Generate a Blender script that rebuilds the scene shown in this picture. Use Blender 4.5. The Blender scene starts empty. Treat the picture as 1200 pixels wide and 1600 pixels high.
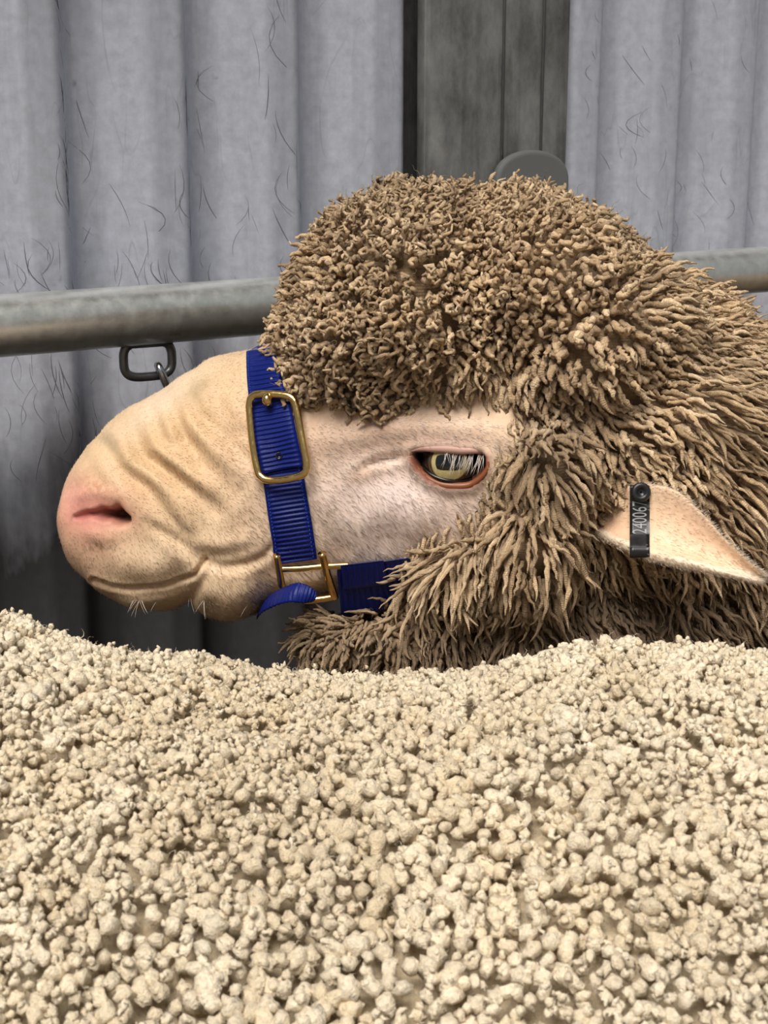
import bpy, bmesh, math
import numpy as np
from mathutils import Vector
from mathutils.bvhtree import BVHTree

# ------------------------------------------------------------------ camera, world, light
FPX = 2200.0; PITCH = math.radians(14.0); ZC = 0.98
SC = bpy.context.scene
COL = SC.collection
cam_data = bpy.data.cameras.new('camera'); cam = bpy.data.objects.new('camera', cam_data); COL.objects.link(cam)
cam_data.sensor_fit = 'VERTICAL'; cam_data.sensor_height = 32.0; cam_data.lens = 32.0 * FPX / 1600.0
cam_data.clip_start = 0.02
cam.location = (0, 0, ZC); cam.rotation_euler = (math.pi / 2 - PITCH, 0, 0)
cam_data.dof.use_dof = True; cam_data.dof.focus_distance = 0.78; cam_data.dof.aperture_fstop = 32.0
SC.camera = cam

world = bpy.data.worlds.new('overcast_sky'); SC.world = world; world.use_nodes = True
bg = world.node_tree.nodes['Background']; bg.inputs[0].default_value = (0.90, 0.95, 1.0, 1); bg.inputs[1].default_value = 0.26
sun_d = bpy.data.lights.new('soft_sun', 'SUN'); sun_d.energy = 4.6; sun_d.angle = math.radians(34); sun_d.color = (1.0, 0.95, 0.87)
sun = bpy.data.objects.new('soft_sun', sun_d); COL.objects.link(sun)
sun.location = (-1.5, -1.5, 3)
sun.rotation_euler = Vector((0.20, 0.58, -0.95)).to_track_quat('-Z', 'Y').to_euler()
vs = SC.view_settings; vs.view_transform = 'Standard'; vs.look = 'None'; vs.exposure = 0.0; vs.gamma = 1.0; vs.use_curve_mapping = False

# ------------------------------------------------------------------ helpers
RV = np.array([1.0, 0, 0]); FV = np.array([0, math.cos(PITCH), -math.sin(PITCH)]); UV = np.array([0, math.sin(PITCH), math.cos(PITCH)])
CV = np.array([0, 0, ZC])
D = 0.85                      # distance of the ram's head from the eye
S = D / FPX                   # metres to one photo pixel there

def c2w(q):                   # (right, up, forward) metres -> world
    q = np.asarray(q, float)
    return CV + q[..., 0:1] * RV + q[..., 1:2] * UV + q[..., 2:3] * FV
def cm(px, py, d):
    px, py, d = np.broadcast_arrays(np.asarray(px, float), np.asarray(py, float), np.asarray(d, float))
    return np.stack([(px - 600) / FPX * d, (800 - py) / FPX * d, d], -1)
def at(px, py, d): return c2w(cm(px, py, d))
def pix(q):                   # cam metric -> pixels
    return np.stack([600 + FPX * q[..., 0] / q[..., 2], 800 - FPX * q[..., 1] / q[..., 2]], -1)
def w2c(w):
    w = np.asarray(w, float) - CV
    return np.stack([w @ RV, w @ UV, w @ FV], -1)
def nrm(v): return v / np.maximum(np.linalg.norm(v, axis=-1, keepdims=True), 1e-9)

def mesh_obj(name, verts, faces, mat, parent=None, smooth=True, color=None, origin=None):
    verts = np.asarray(verts, float)
    if parent is not None: o0 = np.array(parent['_org']) if '_org' in parent else np.zeros(3)
    else: o0 = np.array(origin, float) if origin is not None else np.zeros(3)
    if origin is not None and parent is not None: raise ValueError
    me = bpy.data.meshes.new(name)
    v = (verts - o0).astype(np.float32)
    if isinstance(faces, list):
        me.from_pydata(v.tolist(), [], faces)
    else:                     # ndarray (n,k) or tuple of ndarrays
        fl = faces if isinstance(faces, tuple) else (faces,)
        me.vertices.add(len(v)); me.vertices.foreach_set('co', v.ravel())
        loops = np.concatenate([a.ravel() for a in fl]); cnt = np.concatenate([np.full(len(a), a.shape[1]) for a in fl])
        me.loops.add(len(loops)); me.loops.foreach_set('vertex_index', loops.astype(np.int32))
        me.polygons.add(len(cnt)); st = np.concatenate([[0], np.cumsum(cnt)[:-1]])
        me.polygons.foreach_set('loop_start', st.astype(np.int32)); 
        me.update(calc_edges=True); me.validate()
    if smooth: me.polygons.foreach_set('use_smooth', np.ones(len(me.polygons), bool))
    if color is not None:
        a = me.color_attributes.new('Col', 'FLOAT_COLOR', 'POINT')
        c = np.ones((len(v), 4), np.float32); c[:, :3] = color; a.data.foreach_set('color', c.ravel())
    me.materials.append(mat)
    ob = bpy.data.objects.new(name, me); COL.objects.link(ob)
    if parent is not None: ob.parent = parent
    else: ob.location = o0
    return ob
def empty(name, loc):
    e = bpy.data.objects.new(name, None); COL.objects.link(e); e.location = tuple(loc); e['_org'] = [float(x) for x in loc]; e.empty_display_size = .05
    return e
def tag(o, label, cat=None, kind=None, group=None):
    o['label'] = label
    if cat: o['category'] = cat
    if kind: o['kind'] = kind
    if group: o['group'] = group

def catmull(P, n):            # P (k,...) -> n samples through all of them
    P = np.asarray(P, float); k = len(P)
    u = np.linspace(0, k - 1, n); i = np.clip(u.astype(int), 0, k - 2); t = (u - i).reshape((-1,) + (1,) * (P.ndim - 1))
    p0 = P[np.maximum(i - 1, 0)]; p1 = P[i]; p2 = P[i + 1]; p3 = P[np.minimum(i + 2, k - 1)]
    return .5 * (2 * p1 + (p2 - p0) * t + (2 * p0 - 5 * p1 + 4 * p2 - p3) * t * t + (3 * p1 - p0 - 3 * p2 + p3) * t ** 3)
def grid_faces(n, m, wrap_m=False, wrap_n=False):
    i, j = np.meshgrid(np.arange(n if wrap_n else n - 1), np.arange(m if wrap_m else m - 1), indexing='ij')
    i2 = (i + 1) % n; j2 = (j + 1) % m
    return np.stack([i * m + j, i * m + j2, i2 * m + j2, i2 * m + j], -1).reshape(-1, 4)
def sweep(path, rad, k=10, closed=False, flat=1.0, ref=None):
    """tube along path (n,3); rad scalar or (n,); flat squeezes it along ref"""
    P = np.asarray(path, float); n = len(P)
    T = (np.roll(P, -1, 0) - np.roll(P, 1, 0)) if closed else np.gradient(P, axis=0)
    T = nrm(T); rf = np.array(ref if ref is not None else FV, float)
    A = nrm(rf - (T @ rf)[:, None] * T); B = np.cross(T, A)
    r = np.broadcast_to(np.asarray(rad, float), (n,))[:, None, None]
    a = np.linspace(0, 2 * np.pi, k, endpoint=False)
    V = P[:, None] + r * (np.cos(a)[None, :, None] * A[:, None] * flat + np.sin(a)[None, :, None] * B[:, None])
    F = grid_faces(n, k, True, closed); V = V.reshape(-1, 3)
    if closed: return V, [F]
    caps = np.array([np.arange(k)[::-1], np.arange(k) + (n - 1) * k])
    return V, [F, caps]
def merge(parts):
    V = []; Q = {}; o = 0
    for v, fs in parts:
        V.append(v)
        for f in fs: Q.setdefault(f.shape[1], []).append(np.asarray(f) + o)
        o += len(v)
    return np.concatenate(V), tuple(np.concatenate(q) for q in Q.values())
def box(lo, hi, ax=None, org=None):
    lo = np.array(lo, float); hi = np.array(hi, float)
    V = np.array([[x, y, z] for x in (lo[0], hi[0]) for y in (lo[1], hi[1]) for z in (lo[2], hi[2])])
    if ax is not None: V = np.array(org) + V @ np.array(ax)
    F = np.array([[0, 1, 3, 2], [4, 6, 7, 5], [0, 4, 5, 1], [2, 3, 7, 6], [0, 2, 6, 4], [1, 5, 7, 3]])
    return V, [F]

def bevel(ob, w, seg=2):
    m = ob.modifiers.new('bevel', 'BEVEL'); m.width = w; m.segments = seg; m.limit_method = 'ANGLE'

_rs = np.random.RandomState(5)
_K = [nrm(_rs.randn(18, 3)) * (1 + 1.2 * _rs.rand(18, 1)) for _ in range(4)]; _PH = _rs.rand(4, 18) * 6.283
def noise(p, freq, ch=0):     # smooth pseudo noise about -1..1
    return np.sin((p * freq) @ _K[ch].T + _PH[ch]).sum(-1) / 4.3

def seg_dist(P, L):
    """distance of pixels P (n,2) to polyline L and position along it 0..1"""
    L = np.asarray(L, float); best = np.full(len(P), 1e9); pos = np.zeros(len(P)); m = len(L) - 1
    for i in range(m):
        a = L[i]; b = L[i + 1]; ab = b - a
        t = np.clip(((P - a) @ ab) / (ab @ ab), 0, 1); d = np.linalg.norm(P - a - t[:, None] * ab, axis=1)
        k = d < best; best[k] = d[k]; pos[k] = (i + t[k]) / m
    return best, pos
def inpoly(P, poly):
    poly = np.asarray(poly, float); x = P[:, 0]; y = P[:, 1]; r = np.zeros(len(P), bool)
    j = len(poly) - 1
    for i in range(len(poly)):
        xi, yi = poly[i]; xj, yj = poly[j]
        c = ((yi > y) != (yj > y)) & (x < (xj - xi) * (y - yi) / (yj - yi + 1e-12) + xi)
        r ^= c; j = i
    return r
def gauss(P, cx, cy, sx, sy, ang=0):
    c, s = math.cos(math.radians(ang)), math.sin(math.radians(ang))
    dx = P[:, 0] - cx; dy = P[:, 1] - cy
    return np.exp(-((dx * c + dy * s) / sx) ** 2 - ((-dx * s + dy * c) / sy) ** 2)

def thin(P, rad, rng, limit=10 ** 9):
    """poisson-like thinning; rad (n,)"""
    order = rng.permutation(len(P)); cell = float(np.max(rad)); g = {}; keep = []
    ij = np.floor(P / cell).astype(int); Pl = P.tolist(); R2 = (rad ** 2).tolist()
    for k in order:
        a, b, c = ij[k]; x, y, z = Pl[k]; r2 = R2[k]; ok = True
        for da in (-1, 0, 1):
            for db in (-1, 0, 1):
                for dc in (-1, 0, 1):
                    for (X, Y, Z) in g.get((a + da, b + db, c + dc), ()):
                        if (X - x) ** 2 + (Y - y) ** 2 + (Z - z) ** 2 < r2: ok = False; break
                    if not ok: break
                if not ok: break
            if not ok: break
        if ok:
            keep.append(k); g.setdefault((a, b, c), []).append((x, y, z))
            if len(keep) >= limit: break
    return np.array(keep, int)
def sample_mesh(V, T, n, rng):
    a = V[T[:, 0]]; b = V[T[:, 1]]; c = V[T[:, 2]]; cr = np.cross(b - a, c - a); ar = np.linalg.norm(cr, axis=1)
    k = rng.choice(len(T), n, p=ar / ar.sum()); u = rng.rand(n, 1); v = rng.rand(n, 1); fl = (u + v) > 1; u = np.where(fl, 1 - u, u); v = np.where(fl, 1 - v, v)
    return a[k] + u * (b[k] - a[k]) + v * (c[k] - a[k]), nrm(cr[k])
def tris(F):
    F = np.asarray(F)
    return np.concatenate([F[:, [0, 1, 2]], F[:, [0, 2, 3]]]) if F.shape[1] == 4 else F

def locks(P, A0, A1, L, R, CR, T, rng, M=12, K=4, taper=.8, bulge=.35, crimp=0.0):
    """curled wool locks as tubes: root P, start direction A0, end direction A1"""
    n = len(P); s = np.linspace(0, 1, M)[None, :, None]
    L = np.asarray(L)[:, None, None]; R = np.asarray(R)[:, None]; CR = np.asarray(CR)[:, None, None]; T = np.asarray(T)[:, None, None]
    c = P[:, None] + L * (A0[:, None] * (s - s * s / 2) * 1.0 + A1[:, None] * (s * s / 2 + 0.0)) 
    ax = nrm(A0 + A1); ref = nrm(rng.randn(n, 3)); e1 = nrm(np.cross(ax, ref)); e2 = np.cross(ax, e1)
    ph = rng.rand(n, 1, 1) * 6.283; an = 2 * np.pi * T * s + ph
    c = c + CR * s ** .8 * (np.cos(an) * e1[:, None] + np.sin(an) * e2[:, None])
    if crimp: c = c + (CR * crimp * np.sin(s * 2 * np.pi * (3.5 + 2 * rng.rand(n, 1, 1)) + ph)) * e2[:, None]
    Tg = nrm(np.gradient(c, axis=1)); rf = nrm(ref)[:, None]
    E1 = nrm(np.cross(Tg, rf + 1e-4)); E2 = np.cross(Tg, E1)
    ss = s[:, :, 0]
    r = R * (.85 + bulge * np.sin(np.pi * ss)) * (1 - taper * ss ** 3) * (1 + .16 * np.sin(ss * 19 + ph[:, :, 0] * 3))
    a = np.linspace(0, 2 * np.pi, K, endpoint=False)
    V = c[:, :, None] + r[:, :, None, None] * (np.cos(a)[None, None, :, None] * E1[:, :, None] + np.sin(a)[None, None, :, None] * E2[:, :, None])
    F0 = grid_faces(M, K, True); cap = np.arange(K)[None] + (M - 1) * K
    F = (F0[None] + (np.arange(n) * M * K)[:, None, None]).reshape(-1, 4)
    Cp = (cap[None] + (np.arange(n) * M * K)[:, None, None]).reshape(-1, K)
    fz = np.linspace(0, 1, M)[None, :, None] * L * 1000 + np.arange(n)[:, None, None] * 17.3
    fib = np.stack(np.broadcast_arrays(np.cos(a)[None, None, :], np.sin(a)[None, None, :], fz), -1).reshape(-1, 3)
    return V.reshape(-1, 3), [F, Cp], np.repeat(np.arange(n), M * K), np.tile(np.repeat(np.linspace(0, 1, M), K), n), fib

# ------------------------------------------------------------------ materials
def new_mat(name):
    m = bpy.data.materials.new(name); m.use_nodes = True; nt = m.node_tree
    return m, nt, nt.nodes['Principled BSDF']
def N(nt, t, **kw):
    n = nt.nodes.new(t)
    for k, v in kw.items():
        if k.startswith('i_'): n.inputs[int(k[2:]) if k[2:].isdigit() else k[2:].replace('_', ' ')].default_value = v
        else: setattr(n, k, v)
    return n
def ramp(nt, stops, src=None):
    r = nt.nodes.new('ShaderNodeValToRGB'); e = r.color_ramp.elements
    while len(e) < len(stops): e.new(.5)
    for i, (p, c) in enumerate(stops):
        e[i].position = p; e[i].color = (c, c, c, 1) if np.isscalar(c) else (*c, 1)
    if src is not None: nt.links.new(src, r.inputs[0])
    return r
def mixc(nt, fac, a, b, mode='MIX'):
    m = nt.nodes.new('ShaderNodeMix'); m.data_type = 'RGBA'; m.blend_type = mode
    for idx, val in ((0, fac), (6, a), (7, b)):
        if hasattr(val, 'is_linked'): nt.links.new(val, m.inputs[idx])
        elif idx == 0: m.inputs[0].default_value = val
        else: m.inputs[idx].default_value = (*val, 1)
    return m.outputs[2]
def coords(nt, scale=(1, 1, 1)):
    tc = nt.nodes.new('ShaderNodeTexCoord'); mp = nt.nodes.new('ShaderNodeMapping'); mp.inputs['Scale'].default_value = scale
    nt.links.new(tc.outputs['Object'], mp.inputs[0]); return mp.outputs[0]
def noise_tex(nt, vec, scale, detail=4, rough=.55):
    n = nt.nodes.new('ShaderNodeTexNoise'); n.inputs['Scale'].default_value = scale; n.inputs['Detail'].default_value = detail; n.inputs['Roughness'].default_value = rough
    nt.links.new(vec, n.inputs['Vector']); return n.outputs['Fac']
def bump(nt, bsdf, h, strength, dist):
    b = nt.nodes.new('ShaderNodeBump'); b.inputs['Strength'].default_value = strength; b.inputs['Distance'].default_value = dist
    nt.links.new(h, b.inputs['Height']); nt.links.new(b.outputs[0], bsdf.inputs['Normal'])
def lin(c): 
    c = np.asarray(c, float) / 255.; return tuple(np.where(c <= .04045, c / 12.92, ((c + .055) / 1.055) ** 2.4))

def wool_mat(name, fiber_scale, strands=False):
    m, nt, b = new_mat(name)
    vc = N(nt, 'ShaderNodeVertexColor', layer_name='Col')
    v = coords(nt); n1 = noise_tex(nt, v, fiber_scale, 3, .6); n2 = noise_tex(nt, v, 45, 3)
    n0 = noise_tex(nt, v, fiber_scale * 3.2, 2, .5)
    f = ramp(nt, [(.3, .80), (.7, 1.14)], n1)
    c = mixc(nt, 1.0, vc.outputs[0], f.outputs[0], 'MULTIPLY')
    f2 = ramp(nt, [(.3, (.93, .90, .86)), (.7, (1.05, 1.05, 1.05))], n2)
    c = mixc(nt, 1.0, c, f2.outputs[0], 'MULTIPLY')
    if strands:               # fibres run along each lock, crimped across it
        at_ = N(nt, 'ShaderNodeAttribute', attribute_name='fib'); mp = N(nt, 'ShaderNodeMapping'); mp.inputs['Scale'].default_value = (2.6, 2.6, .22); nt.links.new(at_.outputs['Vector'], mp.inputs[0])
        st = noise_tex(nt, mp.outputs[0], 1.6, 4, .65); c = mixc(nt, 1.0, c, ramp(nt, [(.34, (.66, .62, .57)), (.62, (1.16, 1.16, 1.15))], st).outputs[0], 'MULTIPLY')
        sx = N(nt, 'ShaderNodeSeparateXYZ'); nt.links.new(at_.outputs['Vector'], sx.inputs[0])
        sn = N(nt, 'ShaderNodeMath', operation='MULTIPLY'); sn.inputs[1].default_value = 5.2; nt.links.new(sx.outputs[2], sn.inputs[0]); s1 = N(nt, 'ShaderNodeMath', operation='SINE'); nt.links.new(sn.outputs[0], s1.inputs[0])
        h1 = N(nt, 'ShaderNodeMath', operation='MULTIPLY_ADD'); h1.inputs[1].default_value = .10; nt.links.new(s1.outputs[0], h1.inputs[0]); nt.links.new(st, h1.inputs[2])
        h2 = N(nt, 'ShaderNodeMath', operation='MULTIPLY_ADD'); h2.inputs[1].default_value = .5; nt.links.new(n1, h2.inputs[0]); nt.links.new(h1.outputs[0], h2.inputs[2]); n1 = h2.outputs[0]
    nt.links.new(c, b.inputs['Base Color'])
    b.inputs['Roughness'].default_value = .62; b.inputs['Specular IOR Level'].default_value = .22
    b.inputs['Sheen Weight'].default_value = .12; b.inputs['Sheen Roughness'].default_value = .4
    ad = N(nt, 'ShaderNodeMath', operation='MULTIPLY_ADD'); ad.inputs[1].default_value = .35; nt.links.new(n0, ad.inputs[0]); nt.links.new(n1, ad.inputs[2])
    bump(nt, b, ad.outputs[0], .8, .0014)
    return m
M_ramwool = wool_mat('ram_wool', 700, True); M_backwool = wool_mat('back_wool', 650)

M_skin, nt, b = new_mat('face_skin')
vc = N(nt, 'ShaderNodeVertexColor', layer_name='Col'); v = coords(nt)
n1 = noise_tex(nt, v, 420, 4, .6); n2 = noise_tex(nt, v, 60, 4)
c = mixc(nt, 1.0, vc.outputs[0], ramp(nt, [(.3, .90), (.7, 1.06)], n1).outputs[0], 'MULTIPLY')
c = mixc(nt, 1.0, c, ramp(nt, [(.3, (.96, .93, .89)), (.7, (1.03, 1.03, 1.02))], n2).outputs[0], 'MULTIPLY')
nt.links.new(c, b.inputs['Base Color']); b.inputs['Roughness'].default_value = .55; b.inputs['Specular IOR Level'].default_value = .3
b.inputs['Subsurface Weight'].default_value = .12; b.inputs['Subsurface Radius'].default_value = (.006, .003, .002); b.inputs['Subsurface Scale'].default_value = .6
bump(nt, b, n1, .25, .0008)

M_hair, nt, b = new_mat('short_face_hair')
vc = N(nt, 'ShaderNodeVertexColor', layer_name='Col'); nt.links.new(vc.outputs[0], b.inputs['Base Color'])
b.inputs['Roughness'].default_value = .5; b.inputs['Specular IOR Level'].default_value = .3

def plain(name, col, rough=.5, metal=0., spec=.5, coat=0.):
    m, nt, b = new_mat(name); b.inputs['Base Color'].default_value = (*col, 1); b.inputs['Roughness'].default_value = rough
    b.inputs['Metallic'].default_value = metal; b.inputs['Specular IOR Level'].default_value = spec; b.inputs['Coat Weight'].default_value = coat
    v = coords(nt); n = noise_tex(nt, v, 300, 3)
    r = ramp(nt, [(.3, max(rough - .08, .03)), (.7, min(rough + .08, 1))], n); nt.links.new(r.outputs[0], b.inputs['Roughness'])
    return m
M_brass = plain('polished_brass', (.78, .52, .20), .17, 1.0)
M_black = plain('black_plastic', (.012, .012, .014), .38)
M_print = plain('grey_print', (.30, .30, .31), .6)
M_lid = plain('eyelid_rim', (.24, .075, .028), .42)
M_lidskin = plain('pink_lid', (.50, .30, .24), .5)
M_lidk = plain('eyelid_black', (.012, .008, .007), .25)
M_lash = plain('white_lash', (.62, .56, .50), .5)
M_red = plain('red_paint', (.35, .03, .04), .4)
M_steel = plain('bright_steel', (.55, .55, .56), .22, 1.0)

M_web, nt, b = new_mat('blue_webbing')
v = coords(nt); n1 = noise_tex(nt, v, 1500, 2); n2 = noise_tex(nt, v, 90, 2)
c = mixc(nt, n1, (.0004, .004, .065), (.0008, .014, .20))
nt.links.new(c, b.inputs['Base Color']); b.inputs['Roughness'].default_value = .45; b.inputs['Specular IOR Level'].default_value = .3
b.inputs['Sheen Weight'].default_value = 0; bump(nt, b, n1, .3, .0004)
M_stitch = plain('blue_stitching', (.02, .06, .42), .5)

def galv(name, base, dark, rough, metal, scr=True, streak=.5, spangle=120):
    m, nt, b = new_mat(name); v = coords(nt)
    n1 = noise_tex(nt, v, spangle, 5, .65); n2 = noise_tex(nt, v, 5, 4)
    vs_ = coords(nt, (1, 1, .05)); n3 = noise_tex(nt, vs_, 55, 4, .6)
    f = ramp(nt, [(.25, .84), (.75, 1.13)], n1); c = mixc(nt, 1.0, base, f.outputs[0], 'MULTIPLY')
    c = mixc(nt, ramp(nt, [(.50, 0.), (.78, streak)], n3).outputs[0], c, dark)
    c = mixc(nt, ramp(nt, [(.55, 0.), (.8, .45)], n2).outputs[0], c, dark)
    if scr:                   # hair-thin rub marks and scuffs left by the animals
        for sc_, st_, w_, sd_ in ((16, .30, .006, 0.), (30, .22, .009, 7.), (55, .20, .016, 3.)):
            vv = coords(nt, (1, 1, st_)); vv.node.inputs['Location'].default_value = (sd_, sd_, sd_)
            nn = noise_tex(nt, vv, sc_, 1.5, .5)
            sub = N(nt, 'ShaderNodeMath', operation='SUBTRACT'); sub.inputs[1].default_value = .5; nt.links.new(nn, sub.inputs[0])
            ab = N(nt, 'ShaderNodeMath', operation='ABSOLUTE'); nt.links.new(sub.outputs[0], ab.inputs[0])
            line = ramp(nt, [(0.0, 1.), (w_ * .8, 0.)], ab.outputs[0])
            vp = coords(nt, (1, 1, .7)); vp.node.inputs['Location'].default_value = (sd_ * 2, 1, sd_)
            pat = ramp(nt, [(.52, 0.), (.66, .25)], noise_tex(nt, vp, 15, 3))
            mu = N(nt, 'ShaderNodeMath', operation='MULTIPLY'); nt.links.new(line.outputs[0], mu.inputs[0]); nt.links.new(pat.outputs[0], mu.inputs[1])
            c = mixc(nt, mu.outputs[0], c, (.09, .09, .10))
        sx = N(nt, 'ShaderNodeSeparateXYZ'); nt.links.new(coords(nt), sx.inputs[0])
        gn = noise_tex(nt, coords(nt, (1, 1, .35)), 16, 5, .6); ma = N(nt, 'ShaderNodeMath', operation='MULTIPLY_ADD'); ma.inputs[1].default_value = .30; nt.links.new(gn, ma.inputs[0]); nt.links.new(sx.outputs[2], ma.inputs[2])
        gr = ramp(nt, [(.84, .93), (.97, 0.)], ma.outputs[0]); c = mixc(nt, gr.outputs[0], c, (.030, .027, .025))   # painted shade behind the animals, a ragged mud-dark zone low on the wall
        sp = ramp(nt, [(.70, 0.), (.76, .7)], noise_tex(nt, v, 34, 3)); c = mixc(nt, sp.outputs[0], c, (.16, .14, .12))
    nt.links.new(c, b.inputs['Base Color']); b.inputs['Metallic'].default_value = metal
    r = ramp(nt, [(.3, rough - .08), (.7, rough + .1)], n1); nt.links.new(r.outputs[0], b.inputs['Roughness'])
    bump(nt, b, n1, .08, .001)
    return m
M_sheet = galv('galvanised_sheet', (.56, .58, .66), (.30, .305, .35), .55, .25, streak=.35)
def blotch(m, lo, hi, scale):
    nt = m.node_tree; b = nt.nodes['Principled BSDF']; src = b.inputs['Base Color'].links[0].from_socket
    n_ = noise_tex(nt, coords(nt, (1, 1, .5)), scale, 6, .7); r_ = ramp(nt, [(.36, lo), (.50, 1.), (.66, hi)], n_)
    nt.links.new(mixc(nt, 1.0, src, r_.outputs[0], 'MULTIPLY'), b.inputs['Base Color'])
M_post = galv('weathered_steel', (.23, .23, .225), (.075, .073, .068), .5, .25, scr=False, streak=.9, spangle=26)
blotch(M_post, .55, 1.5, 22)
M_pipe = galv('galvanised_pipe', (.72, .73, .69), (.42, .40, .35), .34, .8, scr=False, streak=.2, spangle=90)
M_loop = galv('dull_steel', (.20, .20, .20), (.10, .10, .10), .38, .8, scr=False, streak=.2)
M_cap = plain('smooth_grey_paint', (.15, .155, .155), .7)
M_ground = galv('pen_dirt', (.075, .058, .042), (.03, .024, .018), .9, 0, scr=False)

# ------------------------------------------------------------------ the setting: floor, corrugated wall
tag(mesh_obj('floor', np.array([[-6, -6, 0], [6, -6, 0], [6, 6, 0], [-6, 6, 0]]), np.array([[0, 1, 2, 3]]), M_ground, smooth=False),
    'dark earth floor of the pen', kind='structure')
OD = .0424
RA = at(0, 509, FPX * OD / 98); RB = at(1180, 422, FPX * OD / 71)
r3 = nrm(RB - RA); h3 = nrm((RB - RA) * np.array([1, 1, 0])); n3 = np.array([-h3[1], h3[0], 0.0]); up3 = np.array([0, 0, 1.0])
WO = np.array([RA[0], RA[1], 0.0]) + n3 * .072           # foot of the wall line
def wall_t(px):                                           # run along the wall of what stands at photo column px
    dv = RV * (px - 600) / FPX + UV * 600 / FPX + FV; k = (n3 @ (WO - CV)) / (n3 @ dv); return float((CV + dv * k - WO) @ h3)
T1, T2, T3, T4 = wall_t(290), wall_t(633), wall_t(657), wall_t(879)
PER = (wall_t(490) - wall_t(125)) / 2; PH0 = wall_t(468); PH1 = wall_t(938)                             # crest ends (drop into the valley) at PH0 + k PER
def profile(t, p0):                                           # depth into the wall (+ = away from the viewer)
    x = ((t - p0) / PER) % 1.0
    y = np.interp(x, [0, .10, .17, .40, .62, .70, 1.0], [0, .75, 1.0, .96, .30, .03, 0])
    return y * .027
def sheet(t0, t1, p0):
    t = np.linspace(t0, t1, max(8, int((t1 - t0) / .0028))); pr = profile(t, p0)
    for _ in range(2): pr = np.convolve(np.pad(pr, 1, mode='edge'), [.25, .5, .25], 'valid')
    z = np.linspace(0.02, 2.4, 4)
    P = WO + t[:, None, None] * h3 + pr[:, None, None] * n3 + z[None, :, None] * up3
    B = P + n3 * .0012
    n, m = len(t), len(z)
    V = np.concatenate([P.reshape(-1, 3), B.reshape(-1, 3)]); F = grid_faces(n, m); F2 = F[:, ::-1] + n * m
    e = [];
    for a in (0, n - 1):
        for j in range(m - 1): e.append([a * m + j, a * m + j + 1, n * m + a * m + j + 1, n * m + a * m + j])
    return V, (np.concatenate([F, F2, np.array(e)]),)
v_, f_ = box((-2.6, -0.55, 2.42), (3.2, .2, 2.46), (h3, n3, up3), WO)  # unseen roof added to cut overhead light, short enough to let the sun in
tag(mesh_obj('shade_roof', v_, f_[0], M_sheet, smooth=False), 'unseen steel roof added above the pen to cut overhead light', kind='structure')
wall = empty('wall_back', WO + h3 * .5); tag(wall, 'grey corrugated galvanised steel wall behind the ram', kind='structure')
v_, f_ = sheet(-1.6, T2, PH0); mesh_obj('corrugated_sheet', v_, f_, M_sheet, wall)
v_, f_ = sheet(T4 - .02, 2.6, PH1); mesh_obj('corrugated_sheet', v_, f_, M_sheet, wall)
v_, f_ = box((T2 - .15, .055, 0), (T4 + .1, .06, 2.4), (h3, n3, up3), WO); mesh_obj('backing_sheet', v_, f_[0], M_post, wall, smooth=False)
rs = np.random.RandomState(8); mk = []
def wall_pt(t, z, off):
    p0 = PH0 if t < T2 else PH1; return WO + t * h3 + (float(profile(np.array([t]), p0)[0]) - off) * n3 + z * up3
def px_wall(px, py):
    dv = RV * (px - 600) / FPX + UV * (800 - py) / FPX + FV; k = (n3 @ (WO - CV)) / (n3 @ dv); p = CV + dv * k; return float((p - WO) @ h3), float(p[2])
for cx, cy, sx, sy, cnt, ln in ((110, 190, 14, 110, 26, 34), (125, 330, 18, 60, 16, 30), (45, 430, 26, 30, 12, 22), (320, 190, 22, 70, 16, 32), (230, 400, 50, 40, 18, 28), (345, 380, 40, 50, 14, 30), (430, 320, 25, 70, 12, 34), (120, 620, 40, 50, 26, 30), (30, 620, 25, 60, 14, 30), (180, 700, 40, 60, 14, 26),
        (300, 560, 40, 15, 8, 20), (420, 60, 10, 60, 5, 46), (1030, 170, 24, 70, 12, 24), (1140, 300, 40, 60, 18, 26), (1075, 330, 18, 40, 12, 22), (985, 300, 20, 60, 10, 22), (940, 120, 16, 80, 8, 22), (1120, 90, 40, 70, 8, 20)):
    for i in range(cnt):
        t, z = px_wall(cx + sx * rs.randn(), cy + sy * rs.randn()); l = ln * .00045 * (.4 + rs.rand()); b_ = rs.randn() * .25 + .12; cv = rs.randn() * .35
        if T2 - .012 < t < T4 + .006: continue
        ss = np.linspace(-1, 1, 7); pth = np.array([wall_pt(t + l * (b_ * q_ + cv * q_ * q_), z + l * q_ * -1, .0001) for q_ in ss])
        mk.append(sweep(pth, (.00030) * (1 - np.abs(ss) ** 2 * .85) * (.5 + .8 * rs.rand()), 4, flat=.4, ref=n3))
v_, f_ = merge(mk); o_ = mesh_obj('scuff_marks', v_, f_, plain('scuffed_grime', (.19, .19, .21), .8), wall); o_['kind'] = 'stuff'
post = empty('trim_1', WO + h3 * (T3 + T4) / 2); tag(post, 'flat dark grey weathered steel post between the corrugated sheets', kind='structure')
w4 = (T4 - T3)
pf = mesh_obj('post_face', *[(lambda a: a)(x) for x in (box((T3, -.006, 0), (T4, .006, 2.45), (h3, n3, up3), WO))][:1], box((0, 0, 0), (1, 1, 1))[1][0], M_post, post, smooth=False); bevel(pf, .001)
for fr in (.52, .80):                                      # raised seams running down the post
    v_, f_ = box((T3 + w4 * fr, -.0072, 0), (T3 + w4 * fr + .0022, -.0055, 2.45), (h3, n3, up3), WO); mesh_obj('post_seam', v_, f_[0], M_loop, post, smooth=False)
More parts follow.
